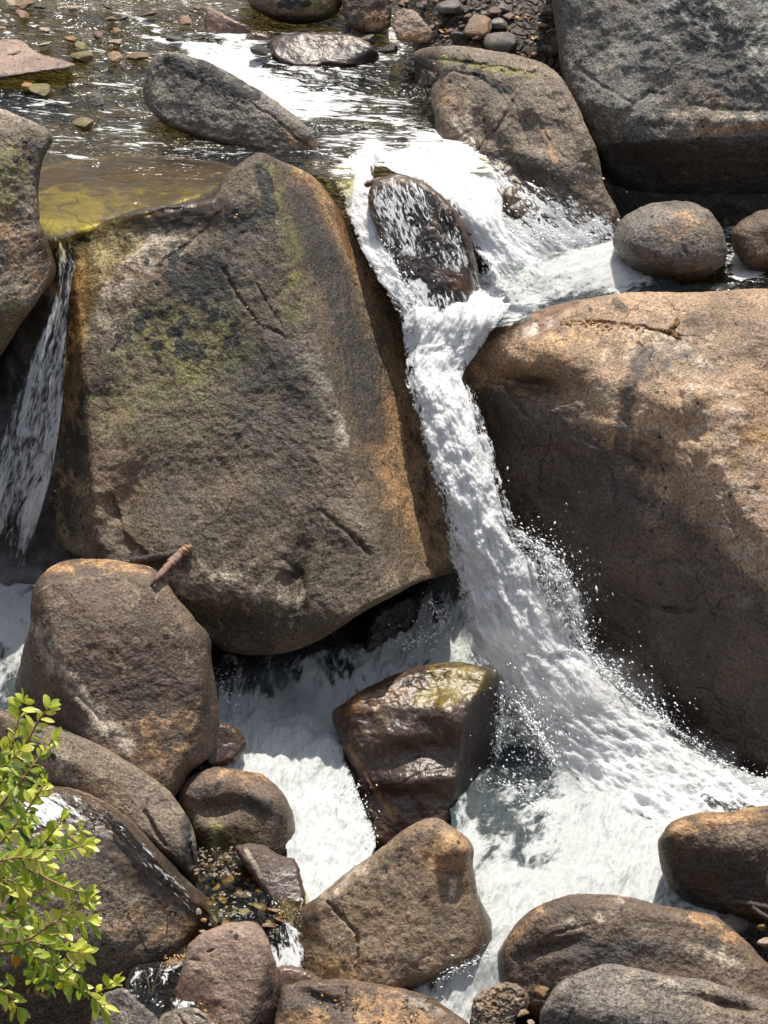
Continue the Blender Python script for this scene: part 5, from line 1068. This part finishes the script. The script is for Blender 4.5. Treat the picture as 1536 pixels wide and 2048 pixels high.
for tw in twigs:
    dep = BY + rng.uniform(-.35, .35)
    p3 = [P(x, y, dep + .02 * k * rng.normal()) for k, (x, y) in enumerate(tw)]
    s = spline(np.c_[np.array(tw, float), np.arange(len(tw))], 60, closed=False)
    r0 = .0075 if len(tw) > 3 else .005
    SV.append(tube(p3, list(np.linspace(r0, .0022, len(p3))), nseg=6, per=6, rough=.05))
    c3 = P(s[:, 0], s[:, 1], dep)
    nl = int(np.linalg.norm(np.diff(np.array(tw, float), axis=0), axis=1).sum() / 9.0); sd_ = 1
    for i in range(nl):
        t = .22 + .78 * (i + rng.random() * .5) / nl
        k = min(int(t * 59), 58); b = c3[k]; dirn = c3[k + 1] - c3[k]; dirn /= np.linalg.norm(dirn) + 1e-9
        sd_ = -sd_; perp = np.cross(dirn, np.array([0, -1, .4])); ang = rng.uniform(.5, 1.1)
        d = dirn * math.cos(ang) + sd_ * perp * math.sin(ang) + rng.normal(size=3) * .22 + np.array([0, 0, -.12])
        Lp = rng.uniform(23, 42) * (BY / .9) / FPX
        tn = float(np.clip(.36 + .5 * t + rng.normal() * .24, 0, 1))
        addleaf(b, d, Lp, tn)
    for j in range(5):
        dirn = c3[-1] - c3[-4]; dirn /= np.linalg.norm(dirn)
        addleaf(c3[-1], dirn + rng.normal(size=3) * .55 + np.array([0, 0, .1]), rng.uniform(24, 38) * (BY / .9) / FPX, float(np.clip(.8 + rng.normal() * .15, 0, 1)))
# drooping darker inner leaves
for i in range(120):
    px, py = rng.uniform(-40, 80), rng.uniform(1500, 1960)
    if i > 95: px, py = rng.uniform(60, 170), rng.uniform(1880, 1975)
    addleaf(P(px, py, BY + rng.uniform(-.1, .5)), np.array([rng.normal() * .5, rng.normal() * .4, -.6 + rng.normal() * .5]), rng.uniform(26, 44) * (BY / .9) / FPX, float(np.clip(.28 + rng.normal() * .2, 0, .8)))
base = np.array([-1.75, BY - .1, float(terrain_z(np.array([-1.75]), np.array([BY - .1]))[0]) - .1])
for ex in ((-60, 1820), (-50, 1905), (-50, 1700), (-40, 1560)):
    tp = P(ex[0], ex[1], BY); mid = base * .45 + tp * .55 + np.array([-.12, 0, .1])
    SV.append(tube([base + rng.normal(size=3) * .03, mid, tp], [.022, .014, .008], nseg=8, per=10, rough=.05))
sh = bpy.data.objects.new("shrub", None); col.objects.link(sh); sh.location = base.tolist()
tag(sh, "bright yellow-green leafy shrub reaching in from the lower left", "shrub")
v, f = merge(SV)
mesh_obj("branches", np.array(v) - base, f, m_stem, parent=sh)
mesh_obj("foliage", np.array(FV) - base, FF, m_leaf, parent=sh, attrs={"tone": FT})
b0 = P(32, 1908, BY - .1); v, f = leaf(b0, np.array([-.05, .1, -1]), np.array([.3, -1, .1]), 37 * (BY / .9) / FPX, .017, .0)
o = mesh_obj("leaf", np.array(v) - base, f, m_dead, parent=sh); o["label"] = "single orange dying leaf hanging down"
m_dry = wood_mat("dry_leaf", (.42, .24, .09), (.30, .16, .06)); vv = []
for px, py, dx in ((58, 1974, -.2), (68, 1976, .3), (78, 1985, .8)): vv.append(leaf(P(px, py, BY - .1), np.array([dx, .1, -.8]), np.array([.3, -1, .3]), 24 * (BY / .9) / FPX, .007, .0))
v, f = merge(vv); o = mesh_obj("dry_leaves", np.array(v) - base, f, m_dry, parent=sh); o["label"] = "withered tan leaves"; o["kind"] = "stuff"

# ------------------------------------------------------------------ splash zone: stone close to water is wet
from mathutils import kdtree
wv = []
for o in list(scene.objects):
    if o.type == 'MESH' and any(k in o.name for k in ("water", "waterfall")) and o.get("kind") == "structure":
        c_ = np.empty(len(o.data.vertices) * 3, np.float32); o.data.vertices.foreach_get("co", c_)
        wv.append(c_.reshape(-1, 3)[::5])
wv = np.concatenate(wv)
kd = kdtree.KDTree(len(wv))
for i, c_ in enumerate(wv): kd.insert(c_, i)
kd.balance()
for S in B.values():
    o = S.obj; me = o.data; n_ = len(me.vertices)
    c_ = np.empty(n_ * 3, np.float32); me.vertices.foreach_get("co", c_); c_ = c_.reshape(-1, 3) + np.array(o.location)
    d_ = np.full(n_, 9.0)
    lo, hi = wv.min(0), wv.max(0)
    for i in range(0, n_, 3): d_[i] = kd.find(c_[i])[2]
    d_[1::3] = d_[0::3][:len(d_[1::3])]; d_[2::3] = d_[0::3][:len(d_[2::3])]
    w_ = (1 - smooth(.04, .30, d_)) * .95
    a_ = me.attributes.get("m_wet_shade") or me.attributes.new("m_wet_shade", 'FLOAT', 'POINT')
    old = np.zeros(n_, np.float32); a_.data.foreach_get("value", old)
    a_.data.foreach_set("value", np.maximum(old, w_).astype(np.float32))
